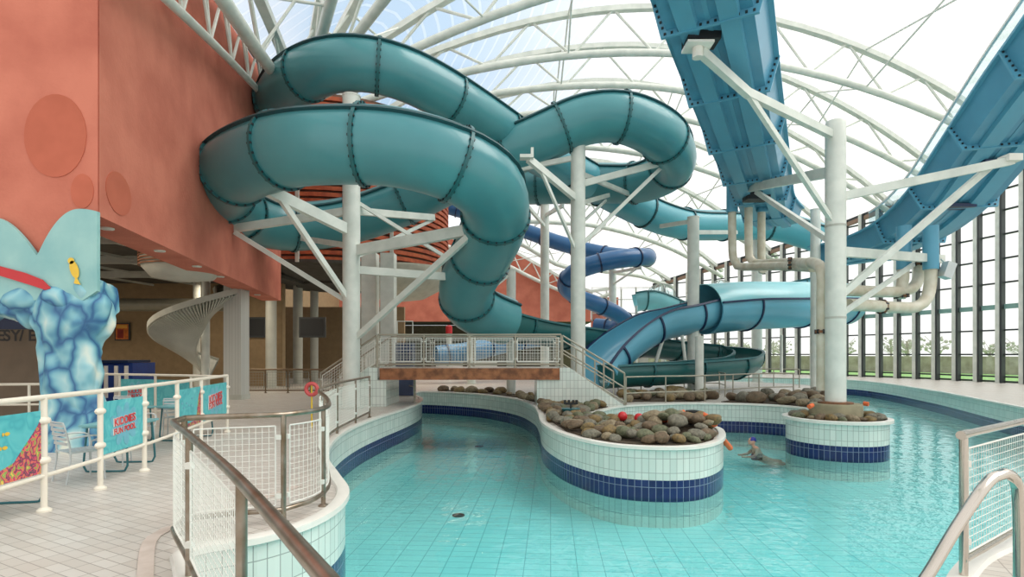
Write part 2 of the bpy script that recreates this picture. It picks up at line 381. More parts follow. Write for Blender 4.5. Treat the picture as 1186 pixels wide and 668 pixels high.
# ============================================================ POOL AND DECK
ZD = -0.07; ZW = -1.05; ZF = -1.62
pool_pts = [(0.3, 0.3), (-0.45, 1.45), (-1.6, 3.1), (-2.75, 4.7), (-2.95, 5.1), (-2.5, 5.42), (-2.2, 5.85), (-2.08, 6.5), (-2.2, 7.3), (-2.65, 8.3), (-3.2, 9.5), (-3.6, 10.8), (-3.88, 12.4), (-3.95, 14.2),
    (-3.8, 16.2), (-3.55, 18.4), (-3.45, 20.6), (-3.7, 22.6), (-4.3, 24.5), (-4.5, 26.6), (-3.2, 26.3), (-1.3, 24.8), (0.15, 22.3), (0.75, 19.5), (0.85, 17.2), (0.82, 14.7), (1.08, 12.9), (1.53, 11.7), (2.13, 10.95), (2.99, 10.7),
    (3.73, 10.9), (4.39, 11.65), (4.85, 12.7), (5.05, 13.7), (4.75, 14.6), (4.0, 15.1), (3.0, 15.3), (2.4, 15.7), (2.4, 16.6), (2.96, 17.9), (3.9, 19.3), (5.2, 20.0), (6.6, 20.35), (8.4, 20.1), (9.5, 19.3), (9.9, 18.1), (10.2, 16.9),
    (10.9, 17.6), (12.4, 20.6), (14.6, 24.6), (16.9, 29.5), (16.9, 33), (14.5, 36.2), (10, 38.5), (6.5, 40.5), (5.6, 42.5), (7.5, 44), (12, 43.8), (17, 43), (21.5, 41.5), (23.6, 39), (23.3, 34.8), (20.9, 27.3), (18.4, 21.3), (17.3, 18.6), (16.2, 15.5), (14.2, 12), (11.2, 9), (8, 7.0),
    (5.6, 5.75), (3.9, 4.75), (2.7, 3.3), (1.8, 0.9), (1.2, 0.15)]
pool = [(p.x, p.y) for p in smoothpath([(x, y, 0) for x, y in pool_pts], 0.16, closed=True)]
outer = [(-42, -10), (36, -10), (36, 60.5), (8.7, 60.5), (8.7, 70), (-42, 70)]
mb = MB(); loops = [[Vector((x, y, 0)) for x, y in outer], [Vector((x, y, 0)) for x, y in pool]]
allp = [v for l in loops for v in l]; mb.v = [Vector((v.x, v.y, ZD)) for v in allp]
for t in tessellate_polygon(loops): mb.face(t)
struct('floor', mb, deckm, label='pale tiled pool deck floor')
mb = MB(); s = 0; n = len(pool)
for i in range(n):
    a = pool[i]; b = pool[(i + 1) % n]; L = hypot(b[0] - a[0], b[1] - a[1]); k = len(mb.v)
    mb.v += [Vector((a[0], a[1], ZF)), Vector((b[0], b[1], ZF)), Vector((b[0], b[1], ZD)), Vector((a[0], a[1], ZD))]
    mb.face((k, k + 1, k + 2, k + 3), [(s, ZF), (s + L, ZF), (s + L, ZD), (s, ZD)]); s += L
struct('wall_pool', mb, tilew, label='white tiled pool wall with a navy waterline band')
mb = MB(); mb.sweep([Vector((x, y, ZD)) for x, y in pool], [(-.12, -.0), (-.1, .035), (0.0, .04), (.05, .03), (.055, -.03), (.02, -.05), (-.1, -.05)], closed=True)
struct('trim_1', mb, cap_m, smooth=True, label='rounded white coping round the pool edge')
mb = MB(); mb.add([(-8, -4, ZF), (27, -4, ZF), (27, 47, ZF), (-8, 47, ZF)], [(0, 1, 2, 3)])
struct('floor_pool', mb, poolm, label='turquoise tiled pool bottom')
mb = MB(); mb.v = [Vector((x, y, ZW)) for x, y in pool]
for t in tessellate_polygon([[Vector((x, y, 0)) for x, y in pool]]): mb.face(t)
o = obj('pool_water', mb, waterm)
if o.data.polygons[0].normal.z < 0: o.data.flip_normals(); tag(o, 'clear turquoise water filling the winding pool', 'water', kind='stuff')
# drains in the pool bottom
for px, py, r in ((531, 597, .12), (555, 517, .15)):
    Yd = (EYE - ZF) * F / (py - HY); c = Vector(((px - HX) / F * Yd, Yd, ZF + .005))
    mb = MB(); mb.sweep([c + Vector((r * cos(a * pi / 12), r * sin(a * pi / 12), 0)) for a in range(24)], [(-.012, 0), (.012, 0), (.012, .012), (-.012, .012)], closed=True)
    mb.lathe(c, [(r * .9, 0), (r * .88, .008)])
    o = obj('pool_drain', mb, [ringm], loc=c); tag(o, 'small round drain in the pool bottom nearest the camera' if py > 550 else 'round drain in the pool bottom farther toward the footbridge', 'drain')
# drainage gutter in the deck, bottom left
g0 = G(141, 668); g1 = G(160, 620); g2 = G(185, 618); mb = MB()
gp = smoothpath([G(165, 700), G(168, 668), G(178, 622), (-3.45, 6.1, ZD), (-3.2, 6.75, ZD), (-2.95, 7.6, ZD)], 0.2)
for q in gp: q.z = ZD + .004
mb.sweep(gp, [(-.06, 0), (.06, 0), (.06, .008), (-.06, .008)])
o = obj('drain_channel', mb, mat('shallow_gutter_tile', (206, 194, 184), .5, scale=5, col2=(192, 178, 166)), loc=gp[0]); tag(o, 'shallow beige drainage channel in the deck near the bottom left corner', 'drain')
g = MB()
for i in range(0, 14):
    q = G(225 + i * 6, 601 - i * 0.6); g.box((q.x, q.y, ZD + .012), (.03, .12, .012))
o = obj('overflow_grate', g, darkm, loc=G(265, 600)); tag(o, 'dark slotted overflow grate behind the curved steel railing', 'grate')

# round island under the main column
RC = Vector((9.28, 15.85, 0)); RR = 1.29
mb = MB(); s = 0; ns = 60
for i in range(ns):
    a0 = 2 * pi * i / ns; a1 = 2 * pi * (i + 1) / ns; L = RR * (a1 - a0); k = len(mb.v)
    p0 = RC + Vector((RR * cos(a0), RR * sin(a0), 0)); p1 = RC + Vector((RR * cos(a1), RR * sin(a1), 0))
    mb.v += [Vector((p0.x, p0.y, ZF)), Vector((p1.x, p1.y, ZF)), Vector((p1.x, p1.y, ZD)), Vector((p0.x, p0.y, ZD))]
    mb.face((k, k + 1, k + 2, k + 3), [(i * L, ZF), (i * L + L, ZF), (i * L + L, ZD), (i * L, ZD)])
mb.cur = 1; mb.add([RC + Vector((RR * cos(2 * pi * i / ns), RR * sin(2 * pi * i / ns), ZD - .02)) for i in range(ns)], [tuple(range(ns))])
struct('wall_island', mb, [tilew, soil], label='round tiled planter wall in the pool')
mb = MB(); mb.sweep([RC + Vector((RR * cos(2 * pi * i / ns), RR * sin(2 * pi * i / ns), ZD)) for i in range(ns)], [(-.06, 0), (-.05, .035), (.05, .04), (.1, .03), (.1, -.05), (-.05, -.05)], closed=True)
struct('trim_2', mb, cap_m, smooth=True, label='white coping of the round planter')

# ============================================================ ROOF SURFACE
CX, CY = -10.4, 27.0
def itp(x, t):
    if x <= t[0][0]: return t[0][1]
    for (a, b), (c, d) in zip(t, t[1:]):
        if x <= c: return b + (d - b) * (x - a) / (c - a)
    return t[-1][1]
ZO = [(-100, 8), (-81, 8), (-60, 11), (-40, 12.6), (20, 12.8), (35, 11), (45, 10), (52, 9), (60, 8.2), (73, 13.2), (95, 17), (120, 17)]
BB = [(-100, 0), (-81, 0), (-60, 3.5), (-40, 6), (-20, 7.4), (30, 7.2), (45, 6), (60, 4), (73, 2), (95, .5), (120, .5)]
def rmax(th): return 42.0 if th < 51.8 else 33.0 / sin(radians(min(th, 115)))
def zroof(X, Y):
    r = hypot(X - CX, Y - CY); th = degrees(atan2(Y - CY, X - CX))
    if th < -110: th = 110
    t = r / rmax(th); zo = itp(th, ZO); B = itp(th, BB); return 14 + (zo - 14) * t + 4 * B * t * (1 - t)
mb = MB(); ths = [-150 + 2 * i for i in range(134)]; nr = 28
for th in ths:
    R = rmax(th)
    for j in range(nr + 1):
        r = R * (j / nr) * 1.005; x = CX + r * cos(radians(th)); y = CY + r * sin(radians(th))
        rr_ = 14 + (itp(th, ZO) - 14) * (j / nr) + 4 * itp(th, BB) * (j / nr) * (1 - j / nr); mb.v.append(Vector((x, y, rr_ + .12)))
for i in range(len(ths) - 1):
    for j in range(nr):
        a = i * (nr + 1) + j; mb.face((a, a + 1, a + nr + 2, a + nr + 1), [(ths[i], j), (ths[i], j + 1), (ths[i + 1], j + 1), (ths[i + 1], j)])
struct('ceiling', mb, roofm, smooth=True, label='translucent white domed roof skin')

def truss(a, b, label, nweb=9, dmax=2.4, d0=.55, r_up=.17, r_lo=.2, trange=(0.0, 1.0)):
    A = Vector((*a, 0)); B = Vector((*b, 0)); L = (B - A).length; base = A.lerp(B, 0); base.z = zroof(a[0], a[1])
    T = thing('roof_truss', label, 'roof truss', base, 'curved steel trusses under the roof skin')
    def up(t): p = A.lerp(B, t); return Vector((p.x, p.y, zroof(p.x, p.y) - .12))
    def lo(t): p = up(t); return Vector((p.x, p.y, p.z - (d0 + (dmax - d0) * sin(pi * min(1, max(0, t))) ** .8)))
    mu = MB(); path = [up(i / 24) for i in range(25)]
    mu.sweep(path, [(-r_up, -.14), (r_up, -.14), (r_up, .14), (-r_up, .14)]); obj('upper_chord', mu, steel, T)
    ml = MB(); ml.tube([lo(i / 24) for i in range(25)], r_lo, 10); obj('lower_chord', ml, steel, T, smooth=True)
    for i in range(nweb):
        t0 = (i + .25) / nweb; t1 = (i + .75) / nweb; t2 = (i + 1.25) / nweb
        m = MB(); m.tube([up(t0), lo(t1)], .07, 6); obj('brace', m, steel, T, smooth=True)
        if t2 < 1: m = MB(); m.tube([lo(t1), up(t2)], .07, 6); obj('brace', m, steel, T, smooth=True)
    return up, lo
def ang(d, r=42): return (CX + r * cos(radians(d)), CY + r * sin(radians(d)))
TR = [((-9.9, 25.6), ang(-77), 'curved white roof truss fanning out nearest the red wall, top left'),
      ((-9.6, 25.7), ang(-64), 'second curved white roof truss from the red wall, against blue sky'),
      ((-9.3, 26.0), ang(-50), 'third white roof truss from the red wall, rising steeply above the upper loop'),
      ((-9.2, 26.6), ang(-12), 'white roof truss leaving the top edge just left of the blue flume'),
      ((-9.0, 28.4), (31.0, 32.0), 'long arching white truss crossing the top centre of the roof'),
      ((-9.0, 31.0), (30.7, 37.2), 'white roof truss next behind the long top-centre truss'),
      ((-8.5, 33.5), (29.0, 41.6), 'white roof truss seen through the right teal loop'),
      ((-7.5, 36.5), (27.0, 46.3), 'eighth roof truss counting from the red wall'),
      ((-6.5, 39.5), (24.5, 51.0), 'white roof truss above the small blue tube slide'),
      ((-5.5, 43.5), (21.0, 55.2), 'distant roof truss behind the teal tube coloured as lit'),
      ((-5.0, 48.5), (17.0, 58.6), 'farthest free roof truss before the end wall'),
      ((-14.0, 59.4), (10.5, 59.4), 'roof truss running along the top of the far red wall')]
fns = []
for a, b, l in TR: fns.append(truss(a, b, l, nweb=11 if 'far red' in l else 9, dmax=2.5 if b[1] < 38 else 1.9))
for i in range(3, len(fns) - 1):
    (u0, l0), (u1, l1) = fns[i], fns[i + 1]
    for t in (.3, .52, .72):
        m = MB(); m.tube([l0(t), u1(t)], .05, 6); m.tube([u0(t), l1(t)], .05, 6)
        o = obj('cross_brace', m, steel, loc=l0(t)); tag(o, 'thin crossed tie rods between two neighbouring roof trusses', 'brace', 'crossed ties between roof trusses')
for i in range(0, 3):
    (u0, l0), (u1, l1) = fns[i], fns[i + 1]
    for t in (.1, .2):
        m = MB(); m.tube([l0(t), u1(t)], .05, 6); m.tube([u0(t), l1(t)], .05, 6)
        o = obj('cross_brace', m, steel, loc=l0(t)); tag(o, 'thin crossed tie rods between trusses at the top left of the roof', 'brace', 'crossed ties between the left roof trusses')

# ============================================================ RED WALLS
K = Vector((-7.77, 10.4, 0)); W1 = Vector((-11.25, 26.9, 0)); wd = (W1 - K).normalized(); wn = Vector((-wd.y, wd.x, 0))   # wn points away (left)
ZB = 4.35
mb = MB(); nn = 24; pts = [K.lerp(W1, i / nn) for i in range(nn + 1)]
for side in (0, 1):
    off = Vector((-0.92 * side, 0, 0))
    for p in pts: q = p + off; mb.v.append(Vector((q.x, q.y, ZB)));  mb.v.append(Vector((q.x, q.y, zroof(p.x, p.y) + .1)))
m_ = nn + 1
for i in range(nn):
    a = 2 * i; mb.face((a, a + 2, a + 3, a + 1)); b = 2 * m_ + 2 * i; mb.face((b, b + 2, b + 3, b + 1)); mb.face((a, a + 2, b + 2, b)); mb.face((a + 1, a + 3, b + 3, b + 1))
mb.face((0, 1, 2 * m_ + 1, 2 * m_)); e = 2 * nn; mb.face((e, e + 1, 2 * m_ + e + 1, 2 * m_ + e))
struct('wall_left', mb, terra, label='tall terracotta rendered wall beside the slides')
# truss standing along the top of the left wall
T = thing('wall_truss', 'white truss running down along the top of the red wall at upper left', 'roof truss', (K.x, K.y, 10))
a_lo = P(180, -14, 13.1); b_lo = P(300, 105, 22.2)
def shift(p): return p - wn * 0.35
def wl(t): return shift(Vector((K.x + (W1.x - K.x) * t, K.y + (W1.y - K.y) * t, 9.3 + 3.6 * t + .2 * sin(pi * t))))
def wu(t): q = wl(t); return Vector((q.x, q.y, zroof(q.x, q.y) - .1))
m = MB(); m.tube([wl(i / 12) for i in range(13)], .12, 10); obj('lower_chord', m, steel, T, smooth=True)
m = MB(); m.sweep([wu(i / 12) for i in range(13)], [(-.12, -.14), (.12, -.14), (.12, .14), (-.12, .14)]); obj('upper_chord', m, steel_d, T)
for i in range(8):
    m = MB(); m.tube([wl(i / 8 + .06), wu(i / 8)], .05, 6); m.tube([wl(i / 8 + .06), wu(i / 8 + .03)], .04, 6); obj('brace', m, steel, T)
    m = MB(); m.tube([wl(i / 8 + .06), wu(i / 8 + .12)], .05, 6); obj('brace', m, steel, T)
# mural wall left of the corner
mb = MB(); mb.prism([(K.x, K.y - .03), (K.x - 11, K.y - .03), (K.x - 11, K.y + .9), (K.x - .99, K.y + .9)], 3.0, 12.6); struct('wall_front_left', mb, terra, label='terracotta wall above the painted sea mural')
# arch relief and ovals cast in the render
def oval(cx, cz, rx, rz, plane, th, name='oval_relief'):
    mb = MB()
    if plane == 'f': c = lambda a, k: Vector((cx + rx * k * cos(a), K.y - .03, cz + rz * k * sin(a))); nrm = Vector((0, -1, 0))
    else: c = lambda a, k: Vector((K.x, K.y, 0)) + wd * (cx + rx * k * cos(a)) + Vector((0, 0, cz + rz * k * sin(a))); nrm = -wn
    pts = [c(2 * pi * i / 30, 1) for i in range(30)]; mb.plate(pts, nrm, th); return mb
rel = MB()
for px, py, rx, rz in ((97, 222, 13, 20), (66, 158, 36, 48)):
    p = P(px, py, 10.4); rel.__dict__.update(rel.__dict__)
    m = oval(p.x, p.z, rx * 10.4 / 640, rz * 10.4 / 640, 'f', .012); k = len(rel.v); rel.v += m.v; rel.f += [tuple(i + k for i in f) for f in m.f]; rel.mi += m.mi; rel.uv += m.uv
for u, z, rx, rz in ((.75, 4.98, .52, .42),):
    m = oval(u, z, rx, rz, 's', .012); k = len(rel.v); rel.v += m.v; rel.f += [tuple(i + k for i in f) for f in m.f]; rel.mi += m.mi; rel.uv += m.uv
o = struct('trim_3', rel, terra_o, label='shallow oval reliefs in the terracotta render')
# round soffit downlights under the red wall
for px, py in ((124, 264), (185, 290), (228, 308), (255, 320), (298, 341)):
    Yl = (ZB - EYE) * F / (HY - py); p = P(px, py, Yl); m = MB(); m.lathe((p.x, p.y, ZB - .03), [(.12, 0), (.13, .01), (.13, .03)]); m.cur = 1; m.lathe((p.x, p.y, ZB - .034), [(.08, 0), (.085, .01)])
    o = obj('downlight', m, [steel, cap_m], loc=(p.x, p.y, ZB)); tag(o, 'small round white downlight in the underside of the red wall', 'light', 'downlights under the red wall')

# far red wall at Y = 60
mb = MB(); xs = [-20 + i * 1.0 for i in range(29)] + [8.55]
for x in xs:
    for y in (60, 60.6): mb.v.append(Vector((x, y, 5.3))); mb.v.append(Vector((x, y, zroof(x, 59.9) + .1)))
for i in range(len(xs) - 1):
    a = 4 * i; b = a + 4; mb.face((a, b, b + 1, a + 1)); mb.face((a + 2, b + 2, b + 3, a + 3)); mb.face((a, b, b + 2, a + 2)); mb.face((a + 1, b + 1, b + 3, a + 3))
mb.face((0, 1, 3, 2)); e = 4 * (len(xs) - 1); mb.face((e, e + 1, e + 3, e + 2))
struct('wall_far', mb, terra, label='terracotta end wall beyond the footbridge')
mb = MB(); mb.box((8.9, 59.6, 2.6), (.7, .7, 5.4)); mb.box((10.4, 62, 5.9), (3.0, .5, 4.4)); mb.box((12.0, 62.2, 2.5), (1.2, .5, 5)); struct('wall_far_right', mb, terra, label='small red wall piece at the far corner')
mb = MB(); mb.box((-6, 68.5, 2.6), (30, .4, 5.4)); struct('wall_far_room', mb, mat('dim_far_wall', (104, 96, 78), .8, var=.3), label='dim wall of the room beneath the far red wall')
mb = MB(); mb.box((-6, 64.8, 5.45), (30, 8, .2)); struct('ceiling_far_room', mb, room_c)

# ============================================================ LEFT ROOM UNDER THE RED WALL
mb = MB(); mb.box((-30, 31.5, 2.9), (34, .4, 6)); struct('wall_room_back', mb, room_w, label='beige back wall of the lounge')
mb = MB(); mb.box((-34, 18, 2.9), (.4, 30, 6)); struct('wall_room_left', mb, room_w)
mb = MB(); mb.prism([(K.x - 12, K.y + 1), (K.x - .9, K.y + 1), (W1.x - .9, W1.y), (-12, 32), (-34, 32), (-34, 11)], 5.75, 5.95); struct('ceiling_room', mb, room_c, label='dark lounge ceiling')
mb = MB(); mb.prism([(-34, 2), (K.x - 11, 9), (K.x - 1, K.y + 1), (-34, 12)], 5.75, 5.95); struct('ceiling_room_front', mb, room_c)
for i, (y, x0, x1) in enumerate(((14, -24, -9.7), (18, -26, -10.4), (22, -26, -11.3), (26, -28, -12.1))):
    m = MB(); m.bar((x0, y, 5.5), (x1, y, 5.5), .12, .3); 
    for k in range(6): m.bar((x0 + k * 2.4, y, 5.62), (x0 + k * 2.4 + 1.6, y + 3.6, 5.45), .06, .1)
    o = obj('ceiling_joist', m, steel_d, loc=(x0, y, 5.5)); tag(o, 'pale steel joist under the dark lounge ceiling', 'beam', 'joists under the lounge ceiling')
m = MB(); m.tube([(-30, 27.5, 4.2), (-13.5, 27.5, 4.2)], .32, 16); o = obj('ventilation_duct', m, mat('galvanised_duct', (130, 128, 114), .4, .4), smooth=True); tag(o, 'wide round ventilation duct along the top of the beige wall', 'duct')
for i, (x, y, e_) in enumerate(((-17, 20, 90), (-22, 14, 90), (-14, 27, 70), (-13, 15, 50), (-8, 32, 60), (-26, 24, 110), (-3, 34, 40))):
    ld = bpy.data.lights.new('ceiling_lamp_light', 'AREA'); lo_ = bpy.data.objects.new('ceiling_lamp_light', ld); COL.objects.link(lo_); ld.energy = e_ * 2.2; ld.size = 2.5; ld.color = (1, .86, .68); lo_.location = (x, y, 5.2 if i not in (4, 6) else 4.9)
# poster
p = P(142, 384, 31.2); T = thing('framed_poster', 'small orange lit picture in a dark frame on the beige wall', 'picture', p)
m = MB(); m.box(p, (.85, .08, 1.0)); obj('frame', m, frame_d, T)
m = MB(); m.box(p - Vector((0, .05, 0)), (.7, .02, .86)); m.cur = 1; m.box(p - Vector((0.08, .065, .12)), (.34, .01, .5)); m.cur = 2; m.box(p - Vector((0, .065, -.28)), (.6, .01, .18)); obj('picture', m, [mat('orange_print', (222, 120, 40), .5, var=.4, scale=6), mat('red_print', (150, 40, 24), .5, var=.4), mat('amber_print', (236, 176, 70), .5)], T)
# dark framed windows on the wall behind the round columns
for px in (293, 362):
    p = P(px, 379, 31.2); m = MB(); m.box(p, (1.5, .1, 1.15)); m.cur = 1; m.box(p - Vector((0, .06, 0)), (1.3, .03, .95)); o = obj('wall_opening', m, [frame_d, darkm], loc=p); tag(o, 'dark shuttered opening in the beige wall, ' + ('left one between columns' if px < 300 else 'right one behind a round column'), 'window')
for nm, px, py, w_, h_, Yb, lab in (('padded_booth', 130, 427, 1.4, 1.1, 19, 'blue padded booth block right of the painted rockwork pillar'), ('padded_booth', 44, 430, 1.3, 1.1, 17, 'blue padded booth with sloping side left of the painted pillar')):
    p = P(px, py, Yb); x0 = p.x; m = MB()
    m.plate([(x0 - w_ / 2 - .35, Yb, ZD), (x0 + w_ / 2, Yb, ZD), (x0 + w_ / 2, Yb, 1.45), (x0 - w_ / 2 + .1, Yb, 1.45)], (0, 1, 0), 1.2); m.cur = 1; m.box((x0, Yb + .5, 1.5), (w_ - .2, 1.2, .08))
    m.cur = 2
    if px > 100:
        for k in range(3): m.box((x0 - .2 + k * .35, Yb - .02, .8), (.12, .04, 1.1))
    o = obj(nm, m, [blue_pad, blue_rim, cap_m], loc=(x0, Yb, ZD)); tag(o, lab, 'booth')

# spiral stair underside (ribbed metal)
T = thing('spiral_staircase', 'ribbed metal underside of a spiral staircase curving round a column', 'staircase', P(228, 440, 22))
def hel(a, r, z): return Vector((-12.75 + r * cos(a), 23.0 + r * 1.0 * sin(a), z))
hp = [(radians(60 - 9 * i), 4.75 - .112 * i * 1.0) for i in range(36)]
surf = MB(); rb = MB()
for i, (a, z) in enumerate(hp):
    surf.v += [hel(a, .35, z - .25), hel(a, 2.0, z + .55), hel(a, 2.0, z + .67), hel(a, .35, z - .13)]
    if i:
        b = 4 * (i - 1)
        for q in ((0, 1), (1, 2), (2, 3), (3, 0)): surf.face((b + q[0], b + q[1], b + 4 + q[1], b + 4 + q[0]))
for k in range(94):
    a = radians(60 - 9 * k / 2.7); z = 4.75 - .112 * k / 2.7; rb.bar(hel(a, .38, z - .27), hel(a, 1.98, z + .51), .05, .12)
obj('soffit', surf, mat('grey_green_sheet', (112, 118, 104), .5, var=.2), T); obj('tread_ribs', rb, steel_d, T)
for r, nm, dz in ((2.02, 'outer_stringer', .6), (.36, 'inner_stringer', -.2)):
    m = MB(); m.sweep([hel(a, r, z + dz) for a, z in hp], [(-.03, -.08), (.03, -.08), (.03, .14), (-.03, .14)]); obj(nm, m, steel_d, T)
m = MB(); m.lathe((-12.75, 23.0, ZD), [(.2, 0), (.16, .05), (.16, 5.7)], 20); obj('pole', m, steel, T, smooth=True)

p = P(212, 306, 18); T = thing('round_canopy', 'grey ribbed round canopy hanging from the lounge ceiling above the spiral staircase', 'canopy', p)
m = MB(); m.lathe(p, [(.3, -.55), (.9, -.45), (1.15, -.15), (1.2, .2), (1.1, .25)], 36); obj('dish', m, steel_d, T, smooth=True)
m = MB(); [m.sweep([p + Vector((1.22 * cos(q * pi / 18), 1.22 * sin(q * pi / 18), -.1 + k * .09)) for q in range(36)], [(-.02, -.02), (.02, -.02), (.02, .02), (-.02, .02)], closed=True) for k in range(9)]; obj('rim_slats', m, wood, T)
m = MB(); m.tube([p + Vector((0, 0, .2)), Vector((p.x, p.y, 5.8))], .06, 8); obj('hanger', m, steel_d, T)

# ============================================================ BRICK-SLATTED TOWER
TC = Vector((-10.6, 34.0, 0)); TRd = 6.6
T = thing('slatted_tower', 'round tower clad in orange-brown wooden slats behind the teal loops', 'tower', (TC.x, TC.y, 0))
m = MB(); m.lathe((TC.x, TC.y, 6.9), [(TRd - .12, -.5), (TRd - .12, 7.9)], 64); obj('drum', m, slat_bk, T, smooth=True)
m = MB()
for k in range(26):
    z = 6.5 + k * .32; m.sweep([Vector((TC.x + TRd * cos(2 * pi * i / 64), TC.y + TRd * sin(2 * pi * i / 64), z)) for i in range(64)], [(-.09, -.1), (.05, -.1), (.05, .1), (-.09, .1)], closed=True)
obj('wooden_slats', m, slat_m, T)
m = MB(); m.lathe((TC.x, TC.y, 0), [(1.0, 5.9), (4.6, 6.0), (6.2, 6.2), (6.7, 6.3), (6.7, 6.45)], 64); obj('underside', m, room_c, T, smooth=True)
m = MB(); m.lathe((TC.x + 4.3, TC.y - 3.2, 0), [(.4, 4.7), (1.4, 4.85), (2.4, 5.4), (2.9, 6.25), (2.9, 6.4)], 48); obj('bowl_soffit', m, mat('pale_plaster_bowl', (196, 192, 176), .7, var=.15), T, smooth=True)
for k in range(5):
    a = radians(-130 + 20 * k); m = MB(); m.bar((TC.x + 6.72 * cos(a), TC.y + 6.72 * sin(a), 6.3), (TC.x + 6.72 * cos(a), TC.y + 6.72 * sin(a), 14.5), .16, .16); obj('mullion', m, steel_d, T)
m = MB(); m.lathe((TC.x, TC.y, 0), [(.05, 5.9), (2.5, 5.95), (2.5, 5.8), (0.1, 5.8)], 40); obj('soffit_disc', m, room_c, T)
# room floor slab and plain back structure behind tower
mb = MB(); mb.box((-19, 47, 6.5), (.5, 26, 13)); struct('wall_left_rear', mb, room_w)
mb = MB(); mb.box((-14.5, 41.2, 2.6), (13, .4, 5.3)); struct('wall_tower_back', mb, room_w, label='beige wall under the tower')

# ============================================================ COLUMNS
def column(px, Y, r, top_y, label, group=None, square=False, base=None, mt=None, cap=True, loc=None):
    x = (px - HX) / F * Y if loc is None else loc; zt = EYE + (HY - top_y) / F * Y; z0 = ZD if base is None else base
    T = thing('steel_column' if not square else 'tiled_column', label, 'column', (x, Y, z0), group)
    m = MB()
    if square: m.box((x, Y, (zt + z0) / 2), (2 * r, 2 * r, zt - z0))
    else: m.lathe((x, Y, 0), [(r, z0), (r, zt)], 28)
    obj('shaft', m, mt or (tile_sq if square else steel), T, smooth=not square)
    m = MB()
    if square: m.box((x, Y, z0 + .1), (2 * r + .06, 2 * r + .06, .2))
    else: m.lathe((x, Y, z0), [(r + .12, 0), (r + .12, .03), (r + .02, .06)], 28)
    obj('base_plate', m, steel_d, T)
    if cap and not square: m = MB(); m.lathe((x, Y, zt), [(r + .015, -.02), (r + .015, .03), (r * .9, .04)], 28); obj('cap', m, steel, T, smooth=True)
    return T
tile_sq = tile_floor('column_tile', (196, 198, 192), (188, 190, 184), (156, 158, 152), .12, .12, .006, .4, dirt=0)
def arm(T, pts, w_=.2, h_=.28, name='support_arm', m_=None):
    m = MB()
    for a, b in zip(pts, pts[1:]): m.bar(a, b, w_, h_)
    return obj(name, m, m_ or steel, T)
def saddle(T, p, d, s=.55):
    m = MB(); m.box(p, (s, .35, .12)); m.box(Vector(p) + Vector((s * .4 * d, 0, .16)), (.1, .3, .3)); obj('saddle_bracket', m, steel, T)
CA = column(407, 18.6, .29, 112, 'tall white column carrying the left teal loop', cap=True)
xA = (407 - HX) / F * 18.6
def PA(py): return Vector((xA, 18.6, EYE + (HY - py) / F * 18.6))
arm(CA, [PA(268), P(308, 219, 15.9)], .2, .34); saddle(CA, P(308, 216, 15.9), 1); arm(CA, [PA(352), P(326, 232, 16.3)], .14, .16, 'brace')
arm(CA, [PA(244), P(255, 267, 19.2)], .18, .26); saddle(CA, P(252, 263, 19.2), 1); arm(CA, [PA(352), P(272, 269, 18.9)], .13, .15, 'brace')
arm(CA, [PA(291), P(578, 260, 16.6)], .2, .34); saddle(CA, P(574, 257, 16.6), -1); arm(CA, [PA(396), P(547, 270, 16.8)], .16, .18, 'brace')
arm(CA, [PA(312), P(565, 324, 19.6)], .18, .26); saddle(CA, P(560, 319, 19.6), -1)
arm(CA, [PA(244), P(502, 252, 22.0)], .18, .24); arm(CA, [PA(230), P(552, 320, 20.5)], .1, .12, 'brace'); arm(CA, [PA(300), P(500, 255, 22)], .1, .12, 'brace')
arm(CA, [PA(285), P(350, 276, 21.5)], .14, .2)
CB = column(669.5, 22.6, .3, 168, 'tall white column right of the front loop, rising from the stair foot')
xB = (669.5 - HX) / F * 22.6
def PB(py): return Vector((xB, 22.6, EYE + (HY - py) / F * 22.6))
arm(CB, [PB(232), P(612, 184, 20.3)], .18, .26); saddle(CB, P(610, 182, 20.3), 1, .5); arm(CB, [PB(182), P(598, 196, 22.5)], .15, .2); arm(CB, [PB(296), P(626, 196, 20.8)], .1, .12, 'brace')
arm(CB, [PB(214), P(787, 183, 24.2)], .18, .26); saddle(CB, P(785, 180, 24.2), -1, .5); arm(CB, [PB(287), P(766, 194, 24.0)], .12, .14, 'brace')
arm(CB, [PB(200), P(732, 226, 27.5)], .14, .2); arm(CB, [PB(236), P(705, 226, 26)], .12, .18); arm(CB, [PB(262), P(702, 232, 26)], .08, .1, 'brace')
column(592, 26, .22, 313, 'shorter white column behind the footbridge railing'); CC = bpy.data.objects['steel_column.002']
arm(CC, [P(592, 359, 26), P(529, 353, 22.5)], .14, .2); arm(CC, [P(590, 318, 26), P(550, 350, 23)], .08, .1, 'brace')
column(631, 34, .27, 238, 'white column between the front loop and the tall column'); CD_ = bpy.data.objects['steel_column.003']
arm(CD_, [P(631, 262, 34), P(612, 240, 30)], .14, .2); arm(CD_, [P(631, 250, 34), P(652, 238, 31)], .14, .2)
column(546, 34, .26, 249, 'white column half hidden behind the descending teal tube'); 
CF = column(709.5, 44, .29, 313, 'white column holding the dark blue tube slide')
arm(CF, [P(709, 316, 44), P(742, 310, 40)], .16, .2); arm(CF, [P(709, 330, 44), P(736, 312, 40)], .1, .12, 'brace')
CG = column(803, 27, .28, 252, 'white column left of the blue flume, in front of the cyan slide')
arm(CG, [P(803, 256, 27), P(765, 262, 29)], .14, .2); arm(CG, [P(803, 269, 27), P(853, 269, 30)], .14, .2)
column(810, 24, .18, 390, 'thin white post standing in the rock bed under the green chute', cap=True)
column(877, 36, .3, 240, 'pale column behind the cyan slide bend')
CI = column(944.5, 26.5, .22, 243, 'white column just left of the main flume column')
